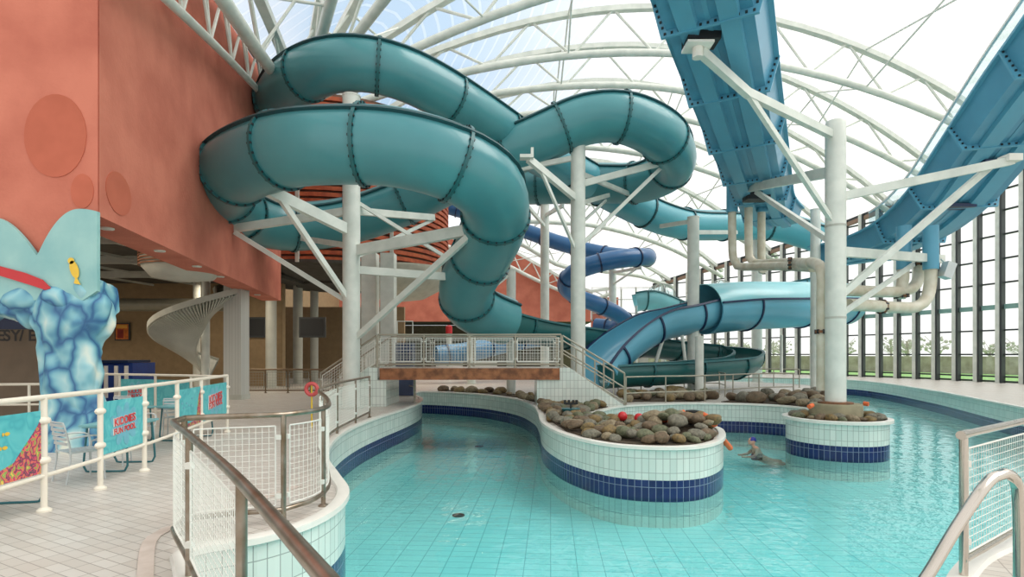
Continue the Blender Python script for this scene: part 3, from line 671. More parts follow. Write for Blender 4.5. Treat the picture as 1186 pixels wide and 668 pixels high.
column(314, 30, .28, 343, 'round column at the end of the red wall', mt=steel_d, cap=False); column(345, 34, .28, 300, 'round column under the tower, left of pair', mt=steel_d, cap=False); column(364, 37, .26, 300, 'slimmer round column under the tower, beside the shaded wall', mt=steel_d, cap=False)
column(228, 27.5, .17, 300, 'thin column behind the spiral staircase', mt=steel_d, cap=False)
column(274, 22.4, .35, 329, 'square grey tiled column supporting the red wall', square=True)
column(429, 27.5, .36, 294, 'square white pier under the tower, left one', square=True, mt=steel); column(450, 27.0, .33, 294, 'square white pier under the tower, right one', square=True, mt=steel)
# main column J on its concrete drum
XJ, YJ = 9.28, 15.85
T = thing('main_column', 'thick white main column on a concrete drum in the round planter', 'column', (XJ, YJ, ZD)); CJ = T
m = MB(); m.lathe((XJ, YJ, 0), [(.27, .28), (.27, 8.35), (.25, 8.42)], 32); obj('shaft', m, steel, T, smooth=True)
m = MB(); m.lathe((XJ, YJ, 0), [(.68, -.07), (.68, .3), (.66, .34)], 40); o = obj('concrete_drum', m, concrete, T, smooth=True); o['label'] = 'stained concrete drum'
m = MB(); m.lathe((XJ, YJ, 0), [(.45, .34), (.45, .38), (.3, .4)], 32); obj('base_plate', m, rust, T)
def PJ(py): return Vector((XJ, YJ, EYE + (HY - py) / F * YJ))
arm(CJ, [PJ(158), P(866, 108, 14.0), P(812, 60, 12.7)], .16, .22); arm(CJ, [PJ(262), P(866, 108, 14.0)], .12, .14, 'brace')
m = MB(); m.box(P(808, 54, 12.7), (.6, .5, .06)); m.lathe(P(808, 62, 12.7), [(.12, -.1), (.12, .2)], 14); obj('saddle_bracket', m, cap_m, T)
arm(CJ, [PJ(198), P(866, 218, 22.0)], .2, .3); arm(CJ, [PJ(283), P(876, 222, 21.5)], .14, .16, 'brace'); m = MB(); m.box(P(862, 209, 22), (.7, .5, .3)); obj('saddle_bracket', m, cap_m, T)
arm(CJ, [PJ(229), P(1172, 186, 16.2)], .16, .24); m = MB(); m.box(P(1170, 184, 16.2), (.4, .4, .2)); obj('saddle_bracket', m, cap_m, T)
arm(CJ, [PJ(347), P(1150, 190, 16.6)], .15, .18, 'brace')
arm(CJ, [PJ(291), P(1092, 300, 20)], .16, .28); arm(CJ, [PJ(368), P(1058, 306, 19.5)], .1, .14, 'brace')
for py in (262, 368):
    m = MB(); m.lathe(PJ(py), [(.28, -.03), (.28, .03)], 28); o = obj('pipe_clamp', m, steel_d, T)

# ============================================================ SLIDES
def ring(mb, c, t, R, wdt, outd, bolts=20, mi_b=1, a0=0, a1=360):
    t = t.normalized(); sd_ = t.cross(Vector((0, 0, 1))).normalized(); u = sd_.cross(t); n = 40; b = len(mb.v); full = a1 - a0 >= 360
    for k in range(n + 1):
        a = radians(a0 + (a1 - a0) * k / n); d = sd_ * cos(a) + u * sin(a)
        for rr, ww in ((R - .01, -wdt), (R + outd, -wdt), (R + outd, wdt), (R - .01, wdt)): mb.v.append(c + d * rr + t * ww)
    for k in range(n):
        for j in range(4):
            q = (j + 1) % 4; mb.face((b + 4 * k + j, b + 4 * k + q, b + 4 * k + 4 + q, b + 4 * k + 4 + j))
    mb.cur = mi_b
    for k in range(bolts):
        a = radians(a0 + (a1 - a0) * (k + .5) / bolts); d = sd_ * cos(a) + u * sin(a); M = Matrix((d.cross(t), t, d)).transposed(); mb.box(c + d * (R + outd * .55), (.055, wdt * 2 + .05, .055), M=M)
    mb.cur = 0
def tube_slide(root, pts, R, m_body, m_ring, spacing=2.2, a0=0, a1=360, seam=True, bolts=22, step=.3, name='tube', thick=.05, outd=.07, seam_m=None, rings=True, off=0.7):
    path = smoothpath(pts, step); S = arclen(path); m = MB(); seg = 30
    if a1 - a0 >= 360: m.sweep(path, [(R * cos(2 * pi * k / seg), R * sin(2 * pi * k / seg)) for k in range(seg)], caps=False)
    else:
        pr = [(R * cos(radians(a0 + (a1 - a0) * k / 20)), R * sin(radians(a0 + (a1 - a0) * k / 20))) for k in range(21)]; pr += [(x * (1 - thick / R), y * (1 - thick / R)) for x, y in reversed(pr)]
        m.sweep(path, pr)
    obj(name, m, m_body, root, smooth=True)
    if seam:
        for a in ((38, 142) if a1 - a0 >= 360 else (a0, a1)):
            c, s_ = cos(radians(a)), sin(radians(a)); nx, ny = -s_, c; h = .045; e_ = .09
            pr = [(c * (R - .02) + nx * h, s_ * (R - .02) + ny * h), (c * (R + e_) + nx * h, s_ * (R + e_) + ny * h), (c * (R + e_) - nx * h, s_ * (R + e_) - ny * h), (c * (R - .02) - nx * h, s_ * (R - .02) - ny * h)]
            m = MB(); m.sweep(path, pr); obj('seam_flange', m, seam_m or m_ring, root)
    if rings:
        d = off
        while d < S[-1] - .2:
            c, t = at_len(path, S, d); m = MB(); ring(m, c, t, R, .045, outd, bolts, a0=a0, a1=a1); obj('joint_flange', m, [m_ring, boltm], root); d += spacing
    return path, S
def px3(l): return [P(a, b, c) for a, b, c in l]
# teal slide with right loop, front loop and final open chute
tealr = mat('teal_joint_flange', (28, 96, 100), .4)
TB = thing('teal_tube_slide', 'big teal enclosed tube slide with front loop wound round the tall left column', 'water slide', P(410, 200, 18.6))
pB = px3([(560, 215, 30), (620, 214, 29), (680, 212, 28.5), (740, 211, 27.5), (778, 192, 25.5), (768, 160, 23.3), (725, 137, 22.4), (678, 138, 22.4), (630, 158, 22.6), (578, 182, 23), (520, 208, 23.6), (465, 235, 24), (400, 256, 23.8), (335, 262, 22.8), (285, 250, 21.2), (258, 226, 18.8), (272, 198, 16.5), (330, 174, 15.0), (400, 168, 14.5), (470, 173, 14.5), (535, 194, 14.9), (570, 225, 15.8), (572, 262, 17.2), (556, 300, 18.9), (540, 333, 20.3), (548, 356, 21.6), (585, 372, 22.8)])
tube_slide(TB, pB, 1.0, teal, tealr, spacing=2.45, seam_m=teal_rim, bolts=26)
tube_slide(TB, px3([(583, 371, 22.75), (620, 380, 24), (660, 386, 25.4), (700, 391, 27), (740, 397, 28.5), (790, 403, 30), (838, 407, 30.5), (866, 412, 29), (858, 420, 27), (822, 424, 25.8), (780, 427, 25), (735, 429, 24.4), (700, 431, 24)]), .72, green_d, tealr, spacing=2.6, a0=-200, a1=20, name='open_chute', bolts=14, off=1.2)
# upper teal slide
TA = thing('upper_teal_slide', 'upper teal tube slide arching over the front loop then running right as a tube coloured as brightly lit', 'water slide', P(400, 75, 22))
pA = px3([(360, 200, 31), (322, 180, 27.5), (315, 140, 23.8), (331, 104, 20.8), (370, 80, 19.2), (415, 74, 18.9), (462, 84, 19.3), (505, 104, 20.2), (548, 130, 21.4), (600, 164, 23.6)])
tube_slide(TA, pA, .88, teal, tealr, spacing=2.9, seam_m=teal_rim, bolts=24, off=1.1)
tube_slide(TA, px3([(598, 163, 23.5), (645, 190, 26), (690, 214, 28.6), (730, 236, 30), (765, 252, 31.2), (800, 260, 32.5), (850, 261, 34), (900, 262, 34.5), (950, 276, 34)]), .9, teal_lit, teal_rim, spacing=3.2, name='lower_tube', bolts=16)
# dark blue slide
TD_ = thing('dark_blue_tube_slide', 'dark blue tube slide with a hairpin bend in the middle distance', 'water slide', P(700, 330, 42))
tube_slide(TD_, px3([(520, 240, 46), (565, 253, 46), (610, 268, 45), (650, 282, 44), (700, 294, 43), (738, 298, 40.5), (750, 298, 38), (735, 298, 36.5), (700, 303, 36), (668, 314, 36.5), (655, 330, 38), (668, 343, 39.5), (690, 352, 40.5), (712, 362, 41.5), (724, 372, 42.5), (712, 378, 44), (690, 377, 45)]), .6, blue_d, blue_rim, spacing=2.6, bolts=0, outd=.07, seam=False)
TD2 = thing('low_blue_slide', 'mid-blue slide tube low behind the footbridge railing', 'water slide', P(580, 400, 40))
tube_slide(TD2, px3([(505, 412, 34), (545, 407, 35), (585, 398, 37), (620, 392, 39), (660, 392, 40)]), .62, mat('mid_blue_fibreglass', (74, 130, 172), .4), blue_rim, spacing=3, bolts=0, seam=False)
# cyan slide
TE = thing('cyan_slide', 'broad cyan slide with pale covered bend dropping to the stair foot', 'water slide', P(860, 355, 29))
tube_slide(TE, px3([(978, 352, 34), (945, 352, 31.8), (905, 353, 30.2), (862, 354, 29), (815, 358, 27.8)]), 1.28, cyan_f, blue_rim, spacing=4.4, a0=-190, a1=10, name='covered_bend_floor', bolts=0, off=1.0, thick=.06)
tube_slide(TE, px3([(978, 352, 34), (945, 352, 31.8), (905, 353, 30.2), (862, 354, 29), (815, 358, 27.8)]), 1.26, cyan_l, blue_rim, a0=8, a1=172, name='cover', rings=False, seam=False, thick=.04)
tube_slide(TE, px3([(817, 357, 27.9), (790, 364, 27.0), (760, 371, 26.2), (730, 388, 25.4), (706, 408, 24.6), (690, 428, 24.0)]), 1.05, cyan_f, blue_rim, spacing=2.8, a0=-200, a1=20, name='open_chute', bolts=0, off=1.3, thick=.06)
for (a_, b_) in (((768, 392, 25.6), (752, 444, 25.6)), ((790, 388, 26.3), (796, 436, 26.3)), ((905, 388, 30), (905, 432, 30))):
    m = MB(); m.tube([P(*a_), P(*b_)], .08, 10); obj('support_leg', m, steel, TE)
TG = thing('distant_cyan_tube', 'distant cyan tube slide with clear half-round domes', 'water slide', P(790, 348, 42))
tube_slide(TG, px3([(735, 346, 40), (752, 344, 40), (775, 352, 40.5), (800, 360, 41), (830, 356, 43)]), .95, cyan_l, tealr, spacing=2.5, a0=-200, a1=20, name='chute', bolts=0)
tube_slide(TG, px3([(800, 342, 46), (830, 338, 46), (865, 342, 46), (900, 336, 44), (950, 326, 42)]), .8, cyan_f, tealr, spacing=3, a0=-200, a1=20, name='upper_chute', bolts=0)
for px, py, Yd in ((766, 342, 40.3), (835, 336, 46)):
    m = MB(); m.ball(P(px, py, Yd), .95, 1.1, 1, .85, 20, 10); obj('clear_dome', m, acryl, TG, smooth=True)
    m = MB(); c = P(px, py, Yd)
    for k in range(4): m.sweep([c + Vector((1.06 * cos(a * pi / 12) * cos(k * pi / 4), .98 * cos(a * pi / 12) * sin(k * pi / 4), .84 * sin(a * pi / 12))) for a in range(13)], [(-.02, -.02), (.02, -.02), (.02, .02), (-.02, .02)])
    obj('dome_rib', m, steel_d, TG)
for px, py, Yd in ((737, 362, 40), (760, 372, 40), (790, 375, 41), (770, 365, 40)):
    m = MB(); m.tube([P(px, py - 8, Yd), Vector((P(px, py, Yd).x, Yd, ZD))], .09, 8); obj('support_leg', m, steel, TG)

# blue flumes (wide trough)
def flume(root, pts, W=2.3, step=.4, spacing=2.2, off=.6, H=.75):
    path = smoothpath(pts, step); S = arclen(path); h = W / 2
    m = MB(); pr = [(-h, H), (-h * .8, 0), (h * .8, 0), (h, H), (h - .06, H), (h * .8 - .05, .06), (-h * .8 + .05, .06), (-h + .06, H)]; m.sweep(path, pr); obj('trough', m, blue_f, root)
    for sgn in (-1, 1):
        m = MB(); m.sweep(path, [(sgn * .38 * h + .17 * h, -.13), (sgn * .38 * h + .2 * h, .01), (sgn * .38 * h - .2 * h, .01), (sgn * .38 * h - .17 * h, -.13)]); obj('floor_rib', m, blue_f2, root)
        m = MB(); m.sweep(path, [(sgn * (h + .1), H - .05), (sgn * (h - .04), H - .05), (sgn * (h - .04), H + .03), (sgn * (h + .1), H + .03)]); obj('lip', m, blue_f2, root)
    m = MB(); m.sweep(path, [(-.05, -.015), (.05, -.015), (.05, .01), (-.05, .01)]); obj('centre_groove', m, blue_f2, root)
    d = off
    while d < S[-1] - .1:
        c, t = at_len(path, S, d); sd_ = t.cross(Vector((0, 0, 1))).normalized(); u = sd_.cross(t); m = MB()
        fp = [(-h - .12, H), (-h * .8 - .12, -.16), (h * .8 + .12, -.16), (h + .12, H), (h, H), (h * .8, 0), (-h * .8, 0), (-h, H)]
        m.sweep([c - t * .035, c + t * .035], fp); m.cur = 1
        for k in range(13):
            x = -h * .82 + k * h * 1.64 / 12; q = c + sd_ * x + u * (-.09); M = Matrix((sd_, t, u)).transposed(); m.box(q, (.05, .13, .05), M=M)
        for sgn in (-1, 1):
            for k in range(5): q = c + sd_ * sgn * (h * (.82 + .2 * k / 5) + .06) + u * (H * (k + .5) / 5); m.box(q, (.05, .13, .05), M=M)
        obj('joint_flange', m, [blue_f2, boltm], root); d += spacing
    return path, S
TF = thing('blue_overhead_flume', 'wide steel-blue water coaster flume overhead, seen from below at top centre', 'water slide', P(820, 50, 12.5))
pF = [P(800, -60, 10.2), P(815, 2, 11.7), P(833, 70, 13.6), P(852, 140, 16.4), P(868, 195, 19.6), P(880, 232, 23.5), P(887, 250, 26), P(900, 262, 28)]
flume(TF, pF, spacing=3.2, off=2.3)
m = MB(); m.box(P(812, 46, 12.8), (.75, .5, .2)); obj('drain_box', m, darkm, TF); m = MB(); m.box(P(876, 228, 22.5), (.9, .6, .3)); obj('drain_box', m, darkm, TF)
TH = thing('blue_right_flume', 'wide steel-blue flume sweeping down from the top right corner to the pipes', 'water slide', P(1080, 220, 19))
pH = [P(1372, -90, 10.5), P(1292, 20, 12.6), P(1214, 108, 15.0), P(1150, 186, 17.6), P(1104, 242, 19.8), P(1058, 277, 22.4), P(1010, 296, 25.0), P(966, 304, 27.5)]
flume(TH, pH, W=2.7, off=1.0, spacing=3.0)
pathH = smoothpath(pH, .5)
m = MB(); m.sweep(pathH[:len(pathH) * 3 // 4], [(-1.4, .75), (-1.36, 1.35), (-1.33, 1.35), (-1.37, .75)]); obj('clear_guard', m, acryl, TH)
m = MB(); m.sweep(pathH[:len(pathH) * 3 // 4], [(-1.38, 1.33), (-1.31, 1.33), (-1.31, 1.4), (-1.38, 1.4)]); obj('guard_rail', m, cap_m, TH)
for p_, s_ in ((P(1150, 186, 17.6), .55), (P(1110, 236, 19.5), .5)):
    m = MB(); m.box(p_ - Vector((0, 0, .1)), (.9, .5, .12)); obj('drain_box', m, blue_rim, TH)

# ============================================================ PIPES
def pipe(name, label, paths, r, collars=()):
    T = thing(name, label, 'pipe', Vector(paths[0][0]))
    for pts in paths:
        m = MB(); m.tube(smoothpath(pts, .25), r, 16); obj('duct', m, pipe_m, T, smooth=True)
    for c, t in collars:
        m = MB(); ring(m, Vector(c), Vector(t), r, .04, .04, 8); obj('collar', m, [rust, boltm], T)
    return T
yv = 24.3
def bend(px, y0, y1, Y0, px2, Y2, dy=0): return [P(px, y0, Y0), P(px, (y0 + y1) / 2, Y0), P(px + 1, y1 - 8, Y0), P(px + 6, y1 + dy, Y0 - .15), P(px + 14, y1 + 1 + dy, Y0 - .6), P((px + px2) / 2 + 8, y1 + dy, (Y0 + Y2) / 2), P(px2, y1 + 1 + dy, Y2)]
pipe('water_supply_pipes', 'cream water pipes dropping from the end of the overhead flume to the main column',
     [bend(848, 238, 306, 24.4, 942, 17.6, 2), bend(867, 238, 306, 24.2, 940, 17.2, -2), [P(882, 240, 24.6), P(882, 306, 24.6), P(884, 312, 24.2)], [P(938, 304, 17.4), P(948, 307, 16.6), P(953, 318, 16.2), P(953, 345, 16.2), P(953, 400, 16.2), P(953, 452, 16.2)]], .17,
     [(P(915, 305, 19.4), (1, -.6, 0)), (P(953, 384, 16.2), (0, 0.01, 1)), (P(868, 236, 24.2), (0, .01, 1))])
pipe('return_pipes', 'fat cream pipes with elbows hanging below the right flume',
     [[P(1046, 298, 19.8), P(1046, 322, 19.8), P(1042, 345, 19.8)], [P(1065, 306, 20.2), P(1064, 322, 20.2), P(1056, 334, 20.0), P(1036, 338, 19.6), P(1000, 337, 18.6), P(978, 336, 17.8)], [P(1078, 300, 19.2), P(1078, 322, 19.2), P(1074, 344, 19.0), P(1062, 355, 18.8), P(1040, 356, 18.4), P(1010, 354, 17.8), P(982, 353, 17)]], .19,
     [(P(1021, 355, 18.1), (1, .3, 0)), (P(1044, 343, 19.8), (-.1, 0.01, 1)), (P(1065, 306, 20.2), (0, .01, 1))])
for px, Yp in ((1047, 19.8), (1078, 19.2)):
    m = MB(); m.tube([P(px, 262, Yp), P(px, 312, Yp)], .24, 16); obj('outlet', m, blue_f2, TH, smooth=True)
for px, Yp in ((848, 24.4), (883, 24.6)):
    m = MB(); m.tube([P(px, 205, Yp), P(px, 246, Yp)], .24, 16); obj('outlet', m, blue_f2, TF, smooth=True)
p = P(1097, 313, 19); T = thing('loudspeaker', 'small grey loudspeaker hanging beside the flume end near the windows', 'speaker', p); m = MB(); m.box(p, (.3, .3, .55), M=Matrix.Rotation(.35, 3, 'Y')); obj('cabinet', m, alu, T); m = MB(); m.bar(p + Vector((0, 0, .2)), P(1090, 300, 19.2), .05, .05); obj('bracket', m, steel, T)

# ============================================================ WINDOW WALL
RW = 41.6; tealb = mat('teal_transom', (128, 168, 162), .4)
step = 1.9; i0 = 0
for i in range(42):
    th = -26 + step * i; a = radians(th); b = radians(th + step)
    if th + step > 53.5: break
    A = Vector((CX + RW * cos(a), CY + RW * sin(a), 0)); B = Vector((CX + RW * cos(b), CY + RW * sin(b), 0)); zt = zroof(A.x, A.y) + .1; zt2 = zroof(B.x, B.y) + .1; n_ = (A + B) / 2 - Vector((CX, CY, 0)); n_.normalize()
    z0 = ZD + .02; m = MB(); k = len(m.v); m.add([(A.x, A.y, z0), (B.x, B.y, z0), (B.x, B.y, zt2), (A.x, A.y, zt)], [(0, 1, 2, 3)])
    W = struct('window_%d' % (i + 1), m, glassm, label='tall glazed bay of the curved window wall'); ORG[W.name] = Vector((0, 0, 0))
    m = MB(); tg = (B - A).normalized(); c = A - n_ * .12 + tg * .24; m.box((c.x, c.y, (z0 + zt) / 2), (.24, .26, zt - z0), rz=a); obj('mullion', m, steel, W)
    m = MB(); c = A - n_ * .14; m.box((c.x, c.y, (z0 + zt) / 2), (.3, .12, zt - z0), rz=a)
    for z in (.05, .35, 1.73, 3.25, 6.2, 7.7, 9.2, 10.7, 12.0):
        if z < zt - .2: m.bar((A.x, A.y, z), (B.x, B.y, z), .14, .1)
    m.bar((A.x, A.y, zt - .1), (B.x, B.y, zt2 - .1), .3, .3); obj('frame', m, frame_d, W)
    m = MB(); A2 = A - n_ * .05; B2 = B - n_ * .05; m.bar((A2.x, A2.y, 4.7), (B2.x, B2.y, 4.7), .1, .3); obj('transom', m, tealb, W)
# far corner glazing at Y = 60
for k in range(4):
    x0 = 8.7 + k * 1.6; x1 = x0 + 1.6; m = MB(); m.add([(x0, 60.3, ZD), (x1, 60.3, ZD), (x1, 60.3, 9), (x0, 60.3, 9)], [(0, 1, 2, 3)]); W = struct('window_%d' % (60 + k), m, glassm); ORG[W.name] = Vector((0, 0, 0))
    m = MB(); m.box((x0, 60.2, 4.5), (.14, .2, 9.2)); [m.bar((x0, 60.25, z), (x1, 60.25, z), .1, .08) for z in (1.7, 3.2, 4.7, 6.2, 7.7, 9)]; obj('frame', m, steel_d, W)
m = MB(); pth = [Vector((CX + (RW - .1) * cos(radians(t)), CY + (RW - .1) * sin(radians(t)), 0)) for t in range(-20, 54, 2)]
for q in pth: q.z = zroof(q.x, q.y) - .3
m.sweep(pth, [(-.12, -.15), (.12, -.15), (.12, .15), (-.12, .15)]); struct('trim_4', m, mat('brown_eave_beam', (150, 122, 104), .6), label='brownish eave beam above the window wall')
# outside
m = MB(); _t = [-30 + 4 * i for i in range(21)] + [51.8] + [54 + 4 * i for i in range(12)]
for t in sorted(_t):
    for R in (rmax(t) + .3, 300): m.v.append(Vector((CX + R * cos(radians(t)), CY + R * sin(radians(t)), -.04)))
for i in range(len(_t) - 1): m.face((2 * i, 2 * i + 1, 2 * i + 3, 2 * i + 2))
struct('ground', m, grass, label='lawn outside')
m = MB(); m.sweep([Vector((CX + 58 * cos(radians(t)), CY + 58 * sin(radians(t)), -.35)) for t in range(-30, 80, 3)], [(-.1, 0), (.1, 0), (.1, 1.9), (-.1, 1.9)]); o = struct('fence_outside', m, fencem, label='brown boundary fence outside the windows, paled as if overexposed'); o['kind'] = 'structure'
random.seed(3)
for k in range(34):
    th = radians(-6 + k * 2.1 + random.uniform(-.6, .6)); R = random.uniform(74, 96); x, y = CX + R * cos(th), CY + R * sin(th); h = random.uniform(2.6, 4.4)
    T = thing('bare_tree', 'small bare winter tree beyond the fence outside the windows', 'tree', (x, y, -.35), 'bare trees beyond the windows')
    m = MB(); m.tube([(x, y, -.35), (x + .1, y, h * .6), (x, y, h)], .14, 6); obj('trunk', m, bark, T)
    m = MB()
    for j in range(26):
        z = h * random.uniform(.4, .9); a = random.uniform(0, 6.28); L = random.uniform(.7, 1.7); m.tube([(x, y, z), (x + L * cos(a), y + L * sin(a), z + L * random.uniform(.4, 1.0))], .045, 4)
        m.ball((x + L * cos(a), y + L * sin(a), z + L * .6), random.uniform(.1, .24), seg=5, rg=4)
    obj('branches', m, leafm, T)

# ============================================================ FOOTBRIDGE
YB0, YB1, ZBR = 19.2, 21.4, 1.28; XL, XR = P(437, 0, YB0).x, P(650, 0, YB0).x
T = thing('footbridge', 'footbridge with long weathered timber side beam and tiled ramps over the pool', 'bridge', ((XL + XR) / 2, YB0, ZBR)); BR = T
m = MB(); m.box(((P(440, 0, YB0).x + P(648, 0, YB0).x) / 2, YB0, 1.06), (P(648, 0, YB0).x - P(440, 0, YB0).x, .12, .4)); o = obj('timber_beam', m, wood, T); o['label'] = 'brown weathered timber beam'
m = MB(); m.box(((XL + XR) / 2, (YB0 + YB1) / 2 + .1, 1.12), (XR - XL, YB1 - YB0, .3)); obj('deck', m, deckm, T)
def uvbox_front(mb, poly, y0, y1):
    n = len(poly); k = len(mb.v)
    for y in (y0, y1):
        for x, z in poly: mb.v.append(Vector((x, y, z)))
    mb.face([k + i for i in range(n)], [(x, z + 5.6) for x, z in poly]); mb.face([k + n + i for i in range(n)], [(x, z + 5.6) for x, z in poly])
    for i in range(n): j = (i + 1) % n; mb.face((k + i, k + j, k + n + j, k + n + i), [(y0, poly[i][1] + poly[i][0]), (y0, poly[j][1] + poly[j][0]), (y1, poly[j][1] + poly[j][0]), (y1, poly[i][1] + poly[i][0])])
m = MB(); uvbox_front(m, [(P(622, 0, YB0).x, ZD - .0), (P(622, 0, YB0).x, .86), (XR - .05, .86), (XR - .05, ZBR), (XR + .3, ZBR), (P(722, 0, YB0).x, ZD + .06), (P(722, 0, YB0).x, ZD)], YB0 + .02, YB1); obj('ramp', m, tilep, T)
m = MB(); uvbox_front(m, [(P(447, 0, YB0).x, ZD - .0), (P(447, 0, YB0).x, .86), (XL, .86), (XL, ZBR), (XL - .35, ZBR), (P(372, 0, YB0).x, ZD + .06), (P(372, 0, YB0).x, ZD)], YB0 + .02, YB1); obj('ramp', m, tilep, T)

# ============================================================ RAILINGS
def railing(name, label, base, h, posts, r=.028, m_rail=None, mids=(.15,), panels=True, grid=.06, wr=.003, m_wire=None, smooth=True, step=.2, gap=.08, z0p=.2, cat='railing', group=None, foot=True, toppad=0.12):
    m_rail = m_rail or chrome; m_wire = m_wire or wirem
    base = [Vector(b) for b in base]; path = smoothpath(base, step) if smooth else base; S = arclen(path); T = thing(name, label, cat, path[0], group)
    up = Vector((0, 0, 1))
    m = MB(); m.tube([p + up * h for p in path], r, 12); obj('top_rail', m, m_rail, T, smooth=True)
    for z in mids: m = MB(); m.tube([p + up * z for p in path], r * .85, 10); obj('lower_rail', m, m_rail, T, smooth=True)
    ps = posts if isinstance(posts, (list, tuple)) else [S[-1] * i / (posts - 1) for i in range(posts)]
    for d in ps:
        c, t = at_len(path, S, d); m = MB(); m.tube([c, c + up * h], r * .95, 10)
        if foot: m.lathe(c, [(r * 2, 0), (r * 2, .015), (r * 1.1, .03)], 14)
        obj('post', m, m_rail, T, smooth=True)
    if panels:
        for d0, d1 in zip(ps, ps[1:]):
            if d1 - d0 < .3: continue
            a = d0 + gap; b = d1 - gap; zt = h - toppad; zb = z0p; m = MB(); n = max(1, int((b - a) / .15)); row = [at_len(path, S, a + (b - a) * i / n)[0] for i in range(n + 1)]
            fr = [p + up * zt for p in row] ; m.tube([p + up * zb for p in row], wr * 2.8, 6); m.tube(fr, wr * 2.8, 6)
            m.tube([row[0] + up * zb, row[0] + up * zt], wr * 2.8, 6); m.tube([row[-1] + up * zb, row[-1] + up * zt], wr * 2.8, 6)
            nz = int((zt - zb) / grid)
            for k in range(1, nz): z = zb + (zt - zb) * k / nz; m.tube([p + up * z for p in row], wr, 3)
            nx = int((b - a) / grid)
            for k in range(1, nx): c, t = at_len(path, S, a + (b - a) * k / nx); m.tube([c + up * zb, c + up * zt], wr, 3)
            for e_, s_ in ((a, -1), (b, 1)):
                for z in (zb + .1, zt - .12): c, t = at_len(path, S, e_ + s_ * gap * .45); m.box(c + up * z, (.05, .05, .05))
            obj('mesh_panel', m, m_wire, T)
    return T, path, S
R1 = [(-.1, .95, ZD), (-.55, 1.62, ZD), (-1.5, 2.98, ZD), (-2.6, 4.45, ZD), (-3.25, 5.3, ZD), (-3.32, 5.6, ZD), (-3.05, 5.75, ZD), (-2.46, 5.95, ZD), (-2.3, 6.25, ZD), (-2.3, 6.9, ZD), (-2.75, 8.2, ZD), (-3.45, 9.9, ZD), (-3.85, 11.8, ZD), (-4.0, 13.6, ZD), (-4.1, 15.9, ZD)]
_p = smoothpath(R1, .2); _S = arclen(_p)
def dist_of(path, S, x, y): return min(zip(S, path), key=lambda q: (q[1].x - x) ** 2 + (q[1].y - y) ** 2)[0]
ps = [dist_of(_p, _S, *q) for q in ((-1.35, 2.7), (-2.59, 4.4), (-3.33, 5.6), (-2.46, 5.95), (-2.3, 6.7), (-2.95, 8.6), (-3.6, 10.4), (-3.9, 12.3), (-4.05, 14.2), (-4.1, 15.9))]
railing('curved_railing', 'curved stainless steel railing with white wire panels in the left foreground', R1, 1.1 + .07, ps, r=.03)
# painted panel railing
R2 = [(-5.3, 5.1), (-5.42, 6.4), (-5.55, 7.45), (-5.72, 8.6), (-6.0, 9.9), (-6.3, 11.2), (-6.65, 12.9)]
T2 = thing('cream_railing', 'cream railing with painted undersea panels on the left deck', 'railing', (*R2[0], ZD)); H2 = 1.25
top = [Vector((x, y, H2)) for x, y in R2]; m = MB(); m.tube(smoothpath([Vector((-5.28, 3.6, H2))] + top, .3), .032, 12); obj('top_rail', m, cream, T2, smooth=True)
m = MB(); m.tube(smoothpath([Vector((-5.28, 3.6, .34))] + [Vector((v.x, v.y, .34)) for v in top], .3), .026, 10); obj('lower_rail', m, cream, T2, smooth=True)
for x, y in R2:
    m = MB(); m.tube([(x, y, ZD), (x, y, H2)], .034, 12); m.lathe((x, y, ZD), [(.075, 0), (.075, .02), (.04, .05)], 16); obj('post', m, cream, T2, smooth=True)
    for z in (.52, .98): m = MB(); m.ball((x, y, z), .055, 1, 1.6, .9, 10, 6); obj('panel_clamp', m, cream, T2, smooth=True)
def text_mesh(s, size, ext=.004):
    cu = bpy.data.curves.new('t', 'FONT'); cu.body = s; cu.size = size; cu.extrude = ext; cu.align_x = 'CENTER'; cu.align_y = 'CENTER'; cu.offset = size * .02
    ob = bpy.data.objects.new('t', cu); COL.objects.link(ob); dg = bpy.context.evaluated_depsgraph_get(); me = bpy.data.meshes.new_from_object(ob.evaluated_get(dg))
    vs = [v.co.copy() for v in me.vertices]; fs = [tuple(p_.vertices) for p_ in me.polygons]; bpy.data.objects.remove(ob); bpy.data.curves.remove(cu); bpy.data.meshes.remove(me); return vs, fs
def put_text(mb, s, size, c, ux, uz, tilt=0):
    vs, fs = text_mesh(s, size); nrm = ux.cross(uz); k = len(mb.v)
    for v in vs:
        x = v.x * cos(tilt) - v.y * sin(tilt); y = v.x * sin(tilt) + v.y * cos(tilt); mb.v.append(Vector(c) + ux * x + uz * y + nrm * v.z)
    for f in fs: mb.face([k + i for i in f])
up_ = Vector((0, 0, 1)); redt = mat('red_lettering', (206, 62, 66), .5, var=.1); bub = mat('pale_blue_bubble', (112, 186, 204), .4, var=.15, scale=8); fishm = mat('yellow_fish', (230, 190, 60), .5)
def disc(mb, c, ux, uz, rx, rz, off, n=18, rot=0):
    nrm = ux.cross(uz); pts = []
    for i in range(n):
        a = 2 * pi * i / n; x = rx * cos(a); z = rz * sin(a); x, z = x * cos(rot) - z * sin(rot), x * sin(rot) + z * cos(rot); pts.append(Vector(c) + ux * x + uz * z + nrm * off)
    mb.plate(pts, nrm, .003)
